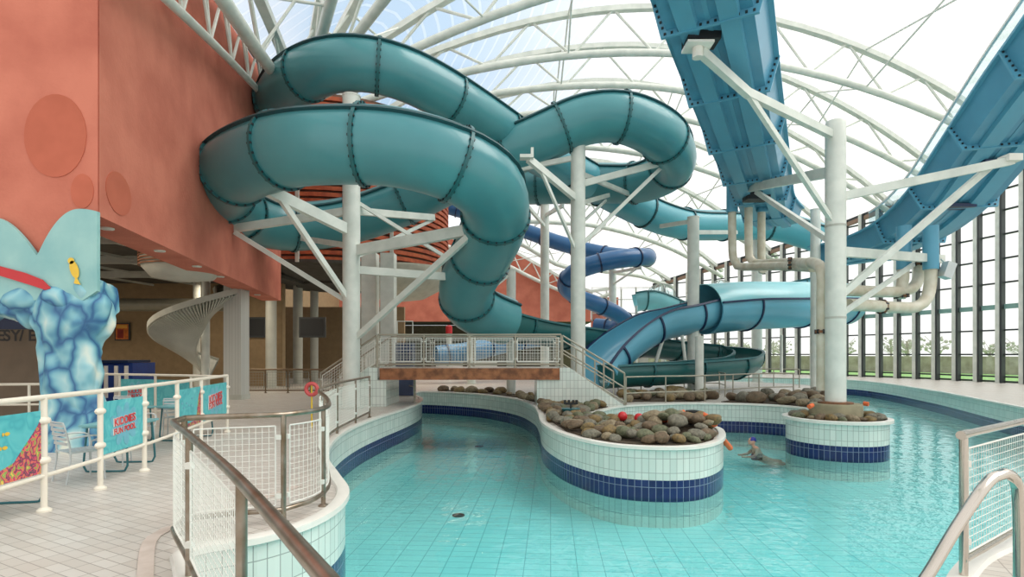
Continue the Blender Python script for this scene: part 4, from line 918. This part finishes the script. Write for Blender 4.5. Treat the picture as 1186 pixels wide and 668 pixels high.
def panel(parent, a, b, kind, z0=.38, z1=1.1):
    a = Vector((*a, 0)); b = Vector((*b, 0)); ux = (b - a).normalized(); L = (b - a).length; c = (a + b) / 2; nrm = ux.cross(up_)
    if nrm.y > 0 and abs(nrm.y) > abs(nrm.x) or (abs(nrm.x) >= abs(nrm.y) and nrm.x < 0): ux = -ux; nrm = -nrm
    c = Vector((c.x, c.y, (z0 + z1) / 2)); m = MB(); M = Matrix((ux, nrm, up_)).transposed(); m.box(c, (L - .12, .012, z1 - z0), M=M); pn = obj('artwork_panel', m, seam_, parent)
    w2 = (L - .12) / 2; h2 = (z1 - z0) / 2; f = lambda x, z: c + ux * x * w2 + up_ * z * h2
    if kind == 'kid':
        m = MB()
        for i in range(9): a_ = i * 2 * pi / 9; disc(m, f(.5 * cos(a_), .55 * sin(a_)), ux, up_, .07 * (w2 / .5), .12, .007, rot=a_ - pi / 2)
        disc(m, f(0, 0), ux, up_, w2 * .45, h2 * .5, .008); obj('splash', m, bub, pn)
        for dx, mt_, o_ in ((0.0, cap_m, .012), (0, redt, .016)):
            m = MB(); k_ = 1.06 if o_ < .014 else 1
            put_text(m, 'KIDDIES', .165 * k_ * (w2 / .55), f(0, .16) + nrm * o_, ux, up_, .06); put_text(m, 'FUN POOL', .125 * k_ * (w2 / .55), f(0, -.2) + nrm * o_, ux, up_, .06); obj('lettering', m, mt_, pn)
    if kind == 'coral' or kind == 'reef':
        m = MB(); random.seed(5)
        poly = [(1, .75), (.9, .5), (.7, .15), (.55, -.1), (.35, -.45), (.05, -.6), (-.3, -.62), (-.7, -.75), (-1, -.7), (-1, -1), (1, -1)]
        if kind == 'reef': poly = [(1, .9), (.8, .5), (.7, 0), (.6, -.6), (.3, -.8), (-.4, -.85), (-1, -.5), (-1, -1), (1, -1)]
        pts = [f(x, z) + nrm * .007 for x, z in poly]; m.plate(pts, nrm, .004); obj('coral_reef', m, coralm, pn)
        m = MB()
        for x, z in ((-.55, .05), (-.3, .25), (.2, .45), (.15, .05), (-.1, .12), (-.7, .3)): disc(m, f(x, z), ux, up_, .035, .02, .008, 10); disc(m, f(x - .09, z), ux, up_, .012, .022, .008, 6)
        obj('fish', m, [fishm if kind == 'coral' else bub], pn)
        if kind == 'coral':
            m = MB()
            for x, z in ((-.45, .2), (-.75, .0)): disc(m, f(x, z), ux, up_, .04, .03, .009, 10)
            obj('dark_fish', m, darkm, pn)
    return pn
panel(T2, R2[0], R2[1], 'coral'); panel(T2, R2[2], R2[3], 'kid'); panel(T2, R2[4], R2[5], 'reef'); panel(T2, R2[5], R2[6], 'kid')
# far side of the fenced terrace
R2b = [(-6.75, 13.1), (-7.9, 13.6), (-9.1, 14.1), (-10.3, 14.5), (-11.6, 14.8)]
T3 = thing('cream_railing', 'farther cream railing closing the back of the painted-panel terrace', 'railing', (*R2b[0], ZD))
m = MB(); m.tube([Vector((x, y, 1.22)) for x, y in R2b], .03, 10); obj('top_rail', m, cream, T3, smooth=True); m = MB(); m.tube([Vector((x, y, .3)) for x, y in R2b], .025, 10); obj('lower_rail', m, cream, T3, smooth=True)
for x, y in R2b: m = MB(); m.tube([(x, y, ZD), (x, y, 1.22)], .03, 10); obj('post', m, cream, T3, smooth=True)
panel(T3, R2b[2], R2b[3], 'kid'); panel(T3, R2b[1], R2b[2], 'plain')
railing('cream_railing', 'cream railing standing left of the painted rockwork pillar', [(-12.3, 15.5, ZD), (-10.2, 12.6, ZD)], 1.15, 3, r=.028, m_rail=cream, mids=(.3,), panels=False, smooth=False)
railing('cream_railing', 'short cream railing at the far left edge of the deck', [(-11.6, 12.2, ZD), (-9.9, 12.4, ZD)], 1.15, 3, r=.028, m_rail=cream, mids=(.3, .7), panels=False, smooth=False)
bt = (mat('bronze_rail', (128, 110, 88), .35, .6))
railing('bronze_railing', 'brownish railing in front of the round columns left of the stair', [(-12.6, 25.9, ZD), (-8.4, 25.9, ZD)], 1.1, 5, r=.04, m_rail=bt, mids=(.12,), grid=.12, wr=.006, m_wire=mesh_d, smooth=False)
railing('bronze_railing', 'brownish railing right of the square tiled column toward the stair', [(-8.3, 26.0, ZD), (-6.9, 24.5, ZD), (-6.9, 23.2, ZD)], 1.1, 3, r=.035, m_rail=bt, mids=(.12,), panels=False, smooth=False)
# bridge rails
zb = ZBR + .0
railing('bridge_railing', 'mesh-panelled railing along the near side of the footbridge', [(XL, YB0 + .1, zb), (XR, YB0 + .1, zb)], 1.15, 5, r=.032, mids=(.1,), grid=.1, wr=.006, smooth=False, m_rail=mat('dull_steel_rail', (172, 166, 150), .35, .5))
bs = MATS['dull_steel_rail']
railing('bridge_railing', 'mesh-panelled railing along the far side of the footbridge', [(XL, YB1, zb), (XR, YB1, zb)], 1.15, 5, r=.03, mids=(.1,), grid=.12, wr=.006, smooth=False, m_rail=bs)
railing('stair_railing', 'sloping railing down the near side of the right bridge steps', [(XR + .05, YB0 + .1, zb), (P(724, 0, YB0).x, YB0 + .1, ZD + .03)], 1.12, 4, r=.032, mids=(.12, .62), panels=False, smooth=False, m_rail=bs)
railing('stair_railing', 'sloping railing down the far side of the right bridge steps', [(XR + .05, YB1, zb), (P(724, 0, YB0).x, YB1, ZD + .03)], 1.12, 4, r=.03, mids=(.12, .62), panels=False, smooth=False, m_rail=bs)
railing('stair_railing', 'sloping mesh railing down the near side of the left bridge steps', [(XL - .05, YB0 + .1, zb), (P(370, 0, YB0).x, YB0 + .1, ZD + .03)], 1.12, 3, r=.032, mids=(.12,), grid=.1, wr=.006, smooth=False, m_rail=bs)
railing('stair_railing', 'sloping mesh railing down the far side of the left bridge steps', [(XL - .05, YB1, zb), (P(370, 0, YB0).x, YB1, ZD + .03)], 1.12, 3, r=.03, mids=(.12,), grid=.12, wr=.006, smooth=False, m_rail=bs)
railing('pool_railing', 'two-rail steel railing beneath the footbridge at its left end', [(-3.7, 20.9, ZD), (-3.95, 22.6, ZD), (-4.6, 24.4, ZD)], 1.0, 3, r=.03, mids=(.45,), panels=False, m_rail=bs)
railing('pool_railing', 'long low steel railing in front of the rock bed right of the stair', [G(725, 469), G(762, 467), G(802, 466), G(842, 463), G(882, 460), G(919, 459)], 1.0, 6, r=.028, mids=(.42,), panels=False, m_rail=bs)
railing('pool_railing', 'steel railing between the rock bed and the green chute', [P(716, 0, 24.6).xy.to_3d() + Vector((0, 0, ZD)), Vector((6.6, 25.6, ZD)), Vector((9.4, 25.2, ZD)), Vector((9.1, 23.6, ZD))], 1.0, 6, r=.028, mids=(.5,), panels=False, m_rail=bs, smooth=False)
railing('pool_railing', 'farthest steel railing at the back of the white deck before the windows', [(9.5, 30.5, ZD), (12.5, 31, ZD), (15.6, 30, ZD)], 1.0, 6, r=.03, mids=(.5,), panels=False, m_rail=bs)
# near right railing and ladder rail
q0 = Vector((3.63, 4.45, ZD)); q1 = Vector((4.95, 5.35, ZD)); q2 = Vector((7.0, 6.6, ZD)); _d = (q1 - q0).normalized()
railing('corner_railing', 'steel railing with white wire panel at the bottom right corner', [q0, q1, q2], 1.17, [.02, 1.9, 3.9], r=.032, mids=(.16,), panels=True, smooth=False, gap=.1, m_rail=chrome2)
m = MB(); m.tube([q0 + Vector((-.04, -.03, 1.17)), q0 + Vector((0.1, .07, 1.17))], .036, 12); obj('end_cap', m, chrome2, bpy.data.objects['corner_railing'], smooth=True)
T = thing('ladder_handrail', 'polished curved ladder handrail in front of the corner railing', 'handrail', (3.2, 3.0, ZD))
Yh = 3.1; m = MB(); m.tube(smoothpath([P(1040, 715, 2.9), P(1075, 665, 2.95), P(1105, 615, 3.0), P(1135, 570, 3.05), P(1150, 553, 3.1), P(1164, 548, 3.12), P(1176, 556, 3.15), P(1180, 580, 3.15), P(1181, 640, 3.15), P(1181, 668 + 105, 3.15)], .05), .03, 14); obj('rail', m, chrome2, T, smooth=True)
m = MB(); c = P(1181, 773, 3.15); m.lathe((c.x, c.y, ZD), [(.07, 0), (.07, .02), (.035, .03)], 16); obj('foot_flange', m, chrome2, T)

# ============================================================ PAINTED WALL AND ROCKWORK (left)
T = thing('sea_mural', 'pale turquoise painted wave board with small fish above the rockwork', 'mural', (K.x - 3, K.y, 3.5))
m = MB(); ym = K.y - .08; pl = []
for i in range(0, 41):
    px = 116 - i * 2.9
    if px >= 48: yy = 243 + 62 * (abs(px - 96) / 52) ** 2.1 if px < 96 else 243 + 3 * ((px - 96) / 20) ** 2
    else: yy = 253 + (48 - px) * 0.0 + 46 * (max(0, px) / 48) ** 1.6
    p = P(px, min(yy, 300), ym); pl.append((p.x, ym, p.z))
pl += [(-12.5, ym, 4.4), (-12.5, ym, 2.75), (P(100, 345, ym).x, ym, 2.75), (P(116, 345, ym).x, ym, 2.92)]
m.plate(pl, (0, -1, 0), .08); mu = obj('board', m, muralm, T)
m = MB(); pb = P(86, 312, ym - .1)
disc(m, pb, Vector((1, 0, 0)), up_, .08, .17, .0, rot=.3); m.plate([pb + Vector((.03, 0, -.12)), pb + Vector((.12, 0, -.28)), pb + Vector((-.0, 0, -.26))], (0, -1, 0), .01); disc(m, pb + Vector((-.06, 0, .16)), Vector((1, 0, 0)), up_, .06, .06, .0); obj('fish', m, fishm, T)
m = MB(); a_ = P(0, 312, ym - .1); b_ = P(62, 333, ym - .1); m.plate([P(-20, 302, ym - .1), P(0, 308, ym - .1), P(30, 316, ym - .1), P(50, 324, ym - .1), P(60, 334, ym - .1), P(54, 336, ym - .1), P(36, 330, ym - .1), P(0, 319, ym - .1), P(-20, 314, ym - .1)], (0, -1, 0), .03); obj('surfboard', m, red, T)
T = thing('painted_rockwork', 'sculpted blue and white painted rockwork pillar and lintel', 'decorative pillar', (P(86, 0, 10.6).x, 10.6, ZD))
def lumpy(c, rx, ry, rz_, n1=44, n2=28, amp=.12, sc=1.5, seed=0):
    m = MB(); k = len(m.v)
    for i in range(n2 + 1):
        ph = pi * i / n2
        for j in range(n1):
            a = 2 * pi * j / n1; sx = abs(cos(a)) ** .55 * (1 if cos(a) > 0 else -1); sy = abs(sin(a)) ** .55 * (1 if sin(a) > 0 else -1); q = abs(sin(ph)) ** .35; zz = cos(ph)
            v = Vector((c[0] + rx * q * sx, c[1] + ry * q * sy, c[2] + rz_ * (abs(zz) ** .8) * (1 if zz > 0 else -1))); d = noise.voronoi(Vector((v.x * sc, v.y * sc, v.z * sc * .6 + seed)))[0]; e_ = (d[1] - d[0])
            o_ = (v - Vector(c)); o_ = Vector((o_.x, o_.y, o_.z * .2)).normalized() if o_.length > 0 else o_; m.v.append(v + o_ * amp * min(1, e_ * 2.2))
    for i in range(n2):
        for j in range(n1): j2 = (j + 1) % n1; m.face((i * n1 + j, i * n1 + j2, (i + 1) * n1 + j2, (i + 1) * n1 + j))
    return m
yc = 10.75
def seg_x(px): return (px - HX) / F * (yc - .4)
m = MB(); n1, n2 = 90, 90   # pillar as a closed lumpy tube
prof = [(-.1, .64), (.5, .58), (1.0, .53), (1.6, .52), (2.0, .55), (2.3, .68), (2.7, .7), (2.95, .6)]
xc = seg_x(74)
for i in range(n2 + 1):
    z = -.1 + 3.02 * i / n2; r = itp(z, prof)
    for j in range(n1):
        a = 2 * pi * j / n1; sx = abs(cos(a)) ** .7 * (1 if cos(a) > 0 else -1); sy = abs(sin(a)) ** .7 * (1 if sin(a) > 0 else -1)
        v = Vector((xc + r * sx, yc - .22 + r * .5 * sy, z)); d = noise.voronoi(Vector((v.x * 2.1, v.y * 2.1, v.z * 1.1)))[0]; e_ = min(1, (d[1] - d[0]) * 2.0); m.v.append(v + Vector((sx, sy, 0)) * .085 * (e_ - .3))
for i in range(n2):
    for j in range(n1): j2 = (j + 1) % n1; m.face((i * n1 + j, i * n1 + j2, (i + 1) * n1 + j2, (i + 1) * n1 + j))
m.face(list(range(n1))); m.face([n2 * n1 + j for j in reversed(range(n1))]); obj('pillar', m, icem, T, smooth=True)
m = MB(); n1, n2 = 60, 150     # lintel running left
for i in range(n2 + 1):
    x = xc + .55 - (5.2 * i / n2); zc = 2.74 + .06 * sin(i * .12); rz_ = .36 + .06 * sin(i * .21)
    for j in range(n1):
        a = 2 * pi * j / n1; v = Vector((x, yc - .1 + .42 * cos(a), zc + rz_ * sin(a))); d = noise.voronoi(Vector((v.x * 1.7, v.y * 1.7, v.z * 1.9)))[0]; e_ = min(1, (d[1] - d[0]) * 2.0)
        m.v.append(v + Vector((0, cos(a), sin(a))) * .12 * (e_ - .3))
for i in range(n2):
    for j in range(n1): j2 = (j + 1) % n1; m.face((i * n1 + j, i * n1 + j2, (i + 1) * n1 + j2, (i + 1) * n1 + j))
m.face(list(range(n1))); m.face([n2 * n1 + j for j in reversed(range(n1))]); obj('lintel', m, icem, T, smooth=True)
T = thing('shop_sign', 'dark sign letters on the wall seen beneath the painted rockwork lintel', 'sign', P(25, 390, 15))
m = MB(); m.box(P(10, 380, 15) + Vector((-1.2, 0, .12)), (6, .15, .3)); obj('fascia', m, blue_rim, T)
for s_, px in (('E', 1), ('S', 8), ('Y', 18), ('/', 25), ('E', 37)):
    m = MB(); put_text(m, s_, .42, P(px, 389, 14.9), Vector((1, 0, 0)), up_); obj('letter', m, darkm, T)
mb = MB(); mb.box((-17.2, 15.4, 1.9), (10.5, .3, 3.9)); struct('wall_kiosk', mb, mat('taupe_wall', (124, 112, 96), .8), label='taupe wall behind the rockwork')

# ============================================================ FURNITURE
def chair(label):
    T = thing('cafe_chair', label, 'chair', (0, 0, 0), 'white slatted terrace chairs')
    for sx in (-1, 1):
        m = MB(); m.tube([(sx * .22, -.22, 0), (sx * .21, -.2, .43)], .012, 8); obj('leg', m, alu, T, smooth=True)
        m = MB(); m.tube(smoothpath([(sx * .22, .25, 0), (sx * .21, .2, .43), (sx * .2, .27, .82), (sx * .18, .28, .86)], .08), .012, 8); obj('leg', m, alu, T, smooth=True)
        m = MB(); m.tube(smoothpath([(sx * .24, .22, .64), (sx * .26, 0, .66), (sx * .25, -.2, .62), (sx * .22, -.21, .43)], .06), .013, 8); obj('armrest', m, alu, T, smooth=True)
    m = MB()
    for k in range(8): m.box((0, -.2 + k * .057, .44), (.42, .042, .012))
    m.box((-.21, 0, .43), (.02, .44, .02)); m.box((.21, 0, .43), (.02, .44, .02)); obj('seat', m, alu, T)
    m = MB()
    for k in range(5): m.box((0, .235 + .012 * k, .56 + k * .065), (.4, .012, .04))
    m.tube([(-.19, .28, .86), (.19, .28, .86)], .012, 8); obj('backrest', m, alu, T)
    return T
c0 = chair('white slatted metal chair behind the gap between coral and kiddies panels'); c0.location = (-6.25, 8.0, ZD); c0.rotation_euler = (0, 0, radians(150))
for x, y, rz, l in ((-6.6, 9.1, 20, 'white slatted chair just behind the kiddies panel'), (-7.4, 12.2, 200, 'white slatted chair seen through the gap by the reef panel'), (-7.2, 10.6, 60, 'white slatted chair between the terrace tables'), (-8.9, 12.9, 180, 'white slatted chair nearest the terrace back railing'), (-6.6, 6.3, 40, 'white slatted chair behind the coral panel')):
    c = copy_tree(c0, loc=(x, y, ZD), rz=radians(rz)); c['label'] = l
def table(label):
    T = thing('terrace_table', label, 'table', (0, 0, 0), 'teal-legged terrace tables')
    m = MB(); m.box((0, 0, .72), (.9, .7, .03)); m.box((0, 0, .7), (.84, .64, .03)); obj('table_top', m, mat('pale_teal_top', (120, 176, 180), .4), T)
    for s_ in (-1, 1):
        m = MB(); m.tube(smoothpath([(s_ * .36, -.28, .69), (s_ * .38, -.32, .1), (s_ * .38, -.28, .02), (s_ * .38, 0, .015), (s_ * .38, .28, .02), (s_ * .38, .32, .1), (s_ * .36, .28, .69)], .06), .016, 8); obj('leg_frame', m, tealleg, T, smooth=True)
    return T
t0 = table('teal-legged table behind the coral panel at the left edge'); t0.location = (-6.0, 6.35, ZD); t0.rotation_euler = (0, 0, radians(100))
for x, y, rz, l in ((-6.3, 8.9, 95, 'teal-legged table behind the kiddies panel'), (-8.0, 11.4, 60, 'teal-legged table in the middle of the terrace'), (-7.0, 11.9, 80, 'teal-legged table behind the reef panel')):
    c = copy_tree(t0, loc=(x, y, ZD), rz=radians(rz)); c['label'] = l
# blue cabinet and red-capped post behind the bridge
T = thing('equipment_cabinet', 'tall blue equipment cabinet behind the left end of the footbridge', 'cabinet', P(467, 445, 24)); m = MB(); m.box((P(468, 0, 24).x, 24.3, 1.1), (.75, .5, 2.3)); obj('body', m, mat('slate_blue_door', (66, 80, 112), .5), T)
m = MB(); m.box((P(468, 0, 24).x - .2, 24.03, 1.6), (.3, .04, .5)); m.box((P(468, 0, 24).x + .2, 24.03, 1.6), (.3, .04, .5)); obj('door', m, blue_rim, T)
m = MB(); m.tube([P(460, 388, 24), P(460, 372, 24), P(478, 372, 24), P(478, 388, 24)], .03, 6); obj('top_frame', m, steel, T)
p = P(520, 0, 40); T = thing('marker_post', 'white post with a red cap behind the footbridge', 'post', (p.x, 40, ZD)); m = MB(); m.lathe((p.x, 40, ZD), [(.2, 0), (.2, 3.3)], 14); obj('shaft', m, steel, T); m = MB(); m.lathe((p.x, 40, 3.25), [(.24, 0), (.24, .5), (.1, .6)], 14); obj('cap', m, red, T)
# white bench seats seen through the bridge railing
for px, l in ((520, 'left'), (560, 'right')):
    p = P(px, 0, 45); m = MB(); m.box((p.x, 45, .5), (2.2, .6, .08)); m.box((p.x, 45.3, .9), (2.2, .08, .6)); [m.box((p.x + s_ * .9, 45, .22), (.08, .5, .5)) for s_ in (-1, 1)]; o = obj('white_bench', m, cap_m, loc=(p.x, 45, ZD)); tag(o, 'white bench far behind the footbridge, ' + l + ' of the two', 'bench')
for k, px in enumerate((712, 726, 745)):
    p = P(px, 0, 50); m = MB(); m.box((p.x, 50, 1.0), (.8, .5, 1.8)); m.cur = 1; m.box((p.x, 49.7, 1.6), (.7, .05, .3)); o = obj('locker_unit', m, [steel_d, rust], loc=(p.x, 50, ZD)); tag(o, 'pale locker unit with brown top panel seen under the cyan slide', 'locker', 'locker units under the cyan slide')

# lifebuoy by the curved rail
p = G(361, 495); T = thing('lifebuoy_post', 'red lifebuoy on a yellow post by the curved railing', 'lifebuoy', p)
m = MB(); m.tube([p, p + Vector((0, 0, 1.05))], .022, 8); obj('post', m, bladec, T)
c = p + Vector((0, 0, .95)); m = MB(); m.tube([c + Vector((.14 * cos(a * pi / 8), 0, .14 * sin(a * pi / 8))) for a in range(16)], .05, 8, closed=True); obj('ring', m, mat('faded_red', (200, 84, 84), .5), T, smooth=True)
# pole by main column
T = thing('dark_post', 'slim dark post at the water edge right of the main column', 'post', (12.35, 21.2, ZD)); m = MB(); m.tube([(12.35, 21.2, ZD), (12.35, 21.2, 1.15)], .035, 8); obj('shaft', m, darkm, T)
for z in (.45, .8, 1.1): m = MB(); m.box((12.35, 21.15, z), (.13, .13, .1)); obj('fitting', m, darkm, T)

# ============================================================ ROCKS
def inside(x, y, poly):
    c = False; n = len(poly)
    for i in range(n):
        x0, y0 = poly[i]; x1, y1 = poly[i - 1]
        if (y0 > y) != (y1 > y) and x < (x1 - x0) * (y - y0) / (y1 - y0) + x0: c = not c
    return c
protos = []
for v in range(7):
    bm = bmesh.new(); bmesh.ops.create_icosphere(bm, subdivisions=3, radius=.5)
    for q in bm.verts:
        d = noise.noise(q.co * 1.7 + Vector((v * 9.1, 0, 0))) * .26 + noise.noise(q.co * 4 + Vector((0, v * 5, 0))) * .07; q.co = q.co * (1 + d); q.co.z *= .72
    me = bpy.data.meshes.new('rock'); bm.to_mesh(me); bm.free(); me.polygons.foreach_set('use_smooth', [True] * len(me.polygons)); protos.append(me)
rock_me = {}
def scatter(poly, size, spacing, nmax, label, group, z0=ZD, ring=None, tones=(0, 1, 2, 3, 4), edge=.0, heap=.0):
    xs = [p[0] for p in poly]; ys = [p[1] for p in poly]; got = []; tries = 0
    while len(got) < nmax and tries < 60000:
        tries += 1; x = random.uniform(min(xs), max(xs)); y = random.uniform(min(ys), max(ys))
        if not inside(x, y, poly): continue
        if ring and hypot(x - ring[0], y - ring[1]) < ring[2]: continue
        if any((x - a) ** 2 + (y - b) ** 2 < spacing ** 2 for a, b in got): continue
        got.append((x, y))
    for x, y in got:
        v = random.randrange(7); t = random.choice(tones); key = (v, t)
        if key not in rock_me: me = protos[v].copy(); me.materials.append(rockm[t]); rock_me[key] = me
        o = bpy.data.objects.new('rock', rock_me[key]); COL.objects.link(o); s_ = size * random.uniform(.75, 1.3)
        o.scale = (s_ * random.uniform(.9, 1.35), s_ * random.uniform(.8, 1.1), s_ * random.uniform(.75, 1.1)); o.rotation_euler = (random.uniform(-.3, .3), random.uniform(-.3, .3), random.uniform(0, 6.28)); o.location = (x, y, z0 + s_ * .22 + random.uniform(0, heap) + .3 * max(0, 1 - ((x - 3.9) ** 2 + (y - 12.7) ** 2) / 1.3)); tag(o, label, 'rock', group)
    return got
random.seed(11)
isl = [(1.05, 15), (1.28, 13), (1.68, 11.85), (2.22, 11.14), (3, 10.9), (3.7, 11.1), (4.28, 11.75), (4.7, 12.75), (4.9, 13.65), (4.65, 14.4), (3.95, 14.85), (2.9, 15.0), (2.15, 15.5), (2.15, 16.7), (2.7, 18.1), (3.3, 19.0), (1.0, 19.0), (1.05, 17)]
def soilpatch(poly, n):
    m = MB(); m.prism(poly, ZD - .01, ZD + .03); o = obj('gravel_bed', m, soil); tag(o, n, 'gravel', kind='stuff')
soilpatch(isl, 'brown gravel under the rocks of the front pool island')
m = MB(); m.lathe((3.85, 12.8, ZD), [(.8, 0), (.65, .1), (.4, .2), (.1, .24)], 24); o = obj('gravel_mound', m, soil, loc=(3.9, 12.7, ZD)); tag(o, 'brown gravel mound under the boulders at the right tip of the front island', 'gravel', kind='stuff')
scatter(isl, .3, .21, 188, 'rounded grey-brown boulder in the rock bed on the front pool island', 'boulders on the front pool island', heap=.12)
c_ = [(RC.x + 1.1 * cos(a * pi / 12), RC.y + 1.1 * sin(a * pi / 12)) for a in range(24)]
scatter(c_, .28, .22, 30, 'rounded boulder in the round planter at the foot of the main column', 'boulders in the round planter', ring=(RC.x, RC.y, .78))
mid = [(7.9, 20.9), (9.6, 20.0), (10.1, 18.4), (10.4, 17.6), (12.2, 20.9), (13.6, 24), (11.8, 24.6), (9.6, 22.6)]
soilpatch(mid, 'brown gravel under the flat stones left of the main column')
scatter(mid, .5, .45, 36, 'flat brown stone in the bed on the deck behind the main column', 'stones behind the main column', tones=(0, 1, 1, 3), heap=.08)
bed = [(4.3, 21.0), (7.2, 21.2), (8.6, 23.2), (8.3, 25), (4.8, 24.3)]
soilpatch(bed, 'brown gravel under the rocks behind the long low railing')
scatter(bed, .48, .46, 30, 'boulder in the bed behind the low railing right of the stair', 'boulders behind the low railing', tones=(1, 2, 3, 4), heap=.1)
bank = [(-3.6, 27.1), (-1.4, 25.3), (0.2, 23.2), (1.0, 20.6), (1.6, 21.7), (1.0, 23.9), (-.9, 26.3), (-3, 27.9)]
soilpatch(bank, 'brown gravel under the rocks seen beneath the footbridge')
scatter(bank, .42, .4, 22, 'boulder on the bank seen beneath the footbridge', 'boulders beneath the footbridge', tones=(1, 3, 4, 4))

# ============================================================ SMALL THINGS ON THE ROCKS
def foam(label, pts, r=.07):
    m = MB(); m.tube(smoothpath([P(*q) for q in pts], .1), r, 12); o = obj('foam_noodle', m, orange, smooth=True, loc=P(*pts[0])); tag(o, label, 'pool noodle', 'orange foam noodles')
foam('orange foam piece lying among the rocks near the middle of the front island', [(757, 489, 13.2), (774, 486, 13.0)], .09)
foam('orange foam noodle on the rocks left of the small black pot', [(778, 481, 13.3), (793, 478, 13.3)], .08)
foam('orange foam noodle curving right of the small black pot', [(811, 479, 13.3), (819, 483, 13.0), (828, 491, 12.6)], .075)
foam('orange foam noodle hanging over the right tip of the front island', [(837, 508, 12.2), (841, 513, 12.3), (846, 519, 12.4)], .06)
foam('orange foam piece at the left edge of the round planter', [(937, 471, 15.3), (941, 469, 15.4)], .06)
foam('orange foam piece at the right rear edge of the round planter', [(1000, 467, 16.4), (1006, 468, 16.3)], .065)
for px, l in ((721, 'left'), (740, 'right')):
    p = P(px, 489.5 if px < 730 else 491.5, 13.6); m = MB(); p = p + Vector((0, 0, .16)); m.ball(p, .12); o = obj('red_ball', m, red, smooth=True, loc=p); tag(o, 'small red ball on the island rocks, ' + l + ' of the two', 'ball')
p = P(802, 480, 13.3); T = thing('black_pot', 'small black rimmed pot on the rocks at the right of the island', 'pot', p); m = MB(); m.lathe(p, [(.11, -.12), (.13, .05), (.16, .06), (.16, .1), (.12, .1), (.09, 0)], 20); obj('body', m, darkm, T, smooth=True)
p = P(661, 474, 15.2); T = thing('fountain_fitting', 'dark green nozzle dish with black handles on the island rocks', 'fitting', p); m = MB(); m.lathe(p, [(.1, -.16), (.24, -.02), (.26, .03), (.2, .03)], 18); obj('dish', m, tealleg, T, smooth=True)
m = MB(); m.bar(p + Vector((-.15, 0, .16)), p + Vector((.15, 0, .16)), .06, .06); m.bar(p + Vector((0, 0, 0)), p + Vector((0, 0, .16)), .05, .05); [m.box(p + Vector((s_, 0, .2)), (.06, .1, .12)) for s_ in (-.16, -.05, .07, .16)]; obj('nozzle', m, darkm, T)

# ============================================================ SWIMMER
def skin_obj(name, verts, edges, radii, mt, parent, sub=2, root=0):
    me = bpy.data.meshes.new(name); o0 = ORG[parent.name]; me.from_pydata([Vector(v) - o0 for v in verts], edges, []); o = bpy.data.objects.new(name, me); COL.objects.link(o); o.parent = parent
    md = o.modifiers.new('skin', 'SKIN'); md.use_smooth_shade = True; sv = me.skin_vertices[0].data
    for i, r in enumerate(radii): sv[i].radius = (r, r) if not isinstance(r, tuple) else r; sv[i].use_root = (i == root)
    ms = o.modifiers.new('sub', 'SUBSURF'); ms.levels = sub; ms.render_levels = sub
    me.materials.append(mt); ORG[o.name] = o0; return o
b0 = P(873, 517, 16.6); bx, by = b0.x, b0.y; zw = ZW
T = thing('person', 'swimmer in a blue cap, neck deep in the water between the islands, facing left', 'person', (bx, by, zw))
def B(x, y, z): return (bx + x, by + y, zw + z - (.1 if z > -.3 else 0.02))
V = [B(.32, 0, -.36), B(.2, 0, -.22), B(.1, 0, -.06), B(.05, 0, .05), B(.0, 0, .13), B(-.03, 0, .2),          # 0 pelvis..5 head base
     B(.06, -.17, .03), B(-.1, -.24, -.14), B(-.34, -.16, -.16), B(-.44, -.14, -.15),     # near arm
     B(.08, .17, .03), B(-.08, .26, -.14), B(-.32, .18, -.16), B(-.42, .16, -.15),
     B(.55, -.1, -.42), B(.9, -.12, -.45), B(.55, .1, -.4), B(.9, .1, -.42)]
Ed = [(0, 1), (1, 2), (2, 3), (3, 4), (4, 5), (3, 6), (6, 7), (7, 8), (8, 9), (3, 10), (10, 11), (11, 12), (12, 13), (0, 14), (14, 15), (0, 16), (16, 17)]
Ra = [.14, .13, .14, .1, .055, .06, .065, .045, .032, .03, .065, .045, .032, .03, .085, .05, .085, .05]
skin_obj('body', V, Ed, Ra, skin, T)
hc = Vector(B(-.055, 0, .285)); m = MB(); m.ball(hc, .1, 1.0, .78, 1.2, 20, 14); 
m.ball(hc + Vector((-.105, 0, -.01)), .02, 1.1, .7, 1.2, 8, 6); m.ball(hc + Vector((-.085, 0, -.075)), .03, 1, .9, .7, 8, 6)
for s_ in (-1, 1): m.ball(hc + Vector((.0, s_ * .08, -.01)), .025, .7, .4, 1.1, 8, 6)
obj('head', m, skin, T, smooth=True)
m = MB()
for s_ in (-1, 1): m.ball(hc + Vector((-.09, s_ * .033, .02)), .011, seg=8, rg=6)
obj('eyes', m, darkm, T); m = MB(); m.box(hc + Vector((-.1, 0, -.052)), (.012, .035, .008)); obj('mouth', m, red, T)
m = MB(); nn_ = 20
for i in range(9):
    ph = pi * .5 * i / 8
    for j in range(nn_): a = 2 * pi * j / nn_; m.v.append(hc + Vector((.015, 0, .03)) + Vector((.106 * cos(ph) * cos(a), .088 * cos(ph) * sin(a), .105 * sin(ph) - .02 * cos(a) * cos(ph) * -1)))
for i in range(8):
    for j in range(nn_): j2 = (j + 1) % nn_; m.face((i * nn_ + j, i * nn_ + j2, (i + 1) * nn_ + j2, (i + 1) * nn_ + j))
m.face(list(range(nn_))); m.ball(hc + Vector((.06, 0, .04)), .07, seg=12, rg=8); obj('swim_cap', m, capb, T, smooth=True)
m = MB(); m.lathe(Vector(B(.1, 0, -.12)), [(.165, -.15), (.17, -.02), (.15, .05)], 16); [m.tube([B(.1, s_ * .1, -.06), B(.12, s_ * .09, .06), B(.0, s_ * .09, .07), B(-.03, s_ * .1, -.05)], .014, 6) for s_ in (-1, 1)]; obj('swimsuit', m, darkm, T, smooth=True)
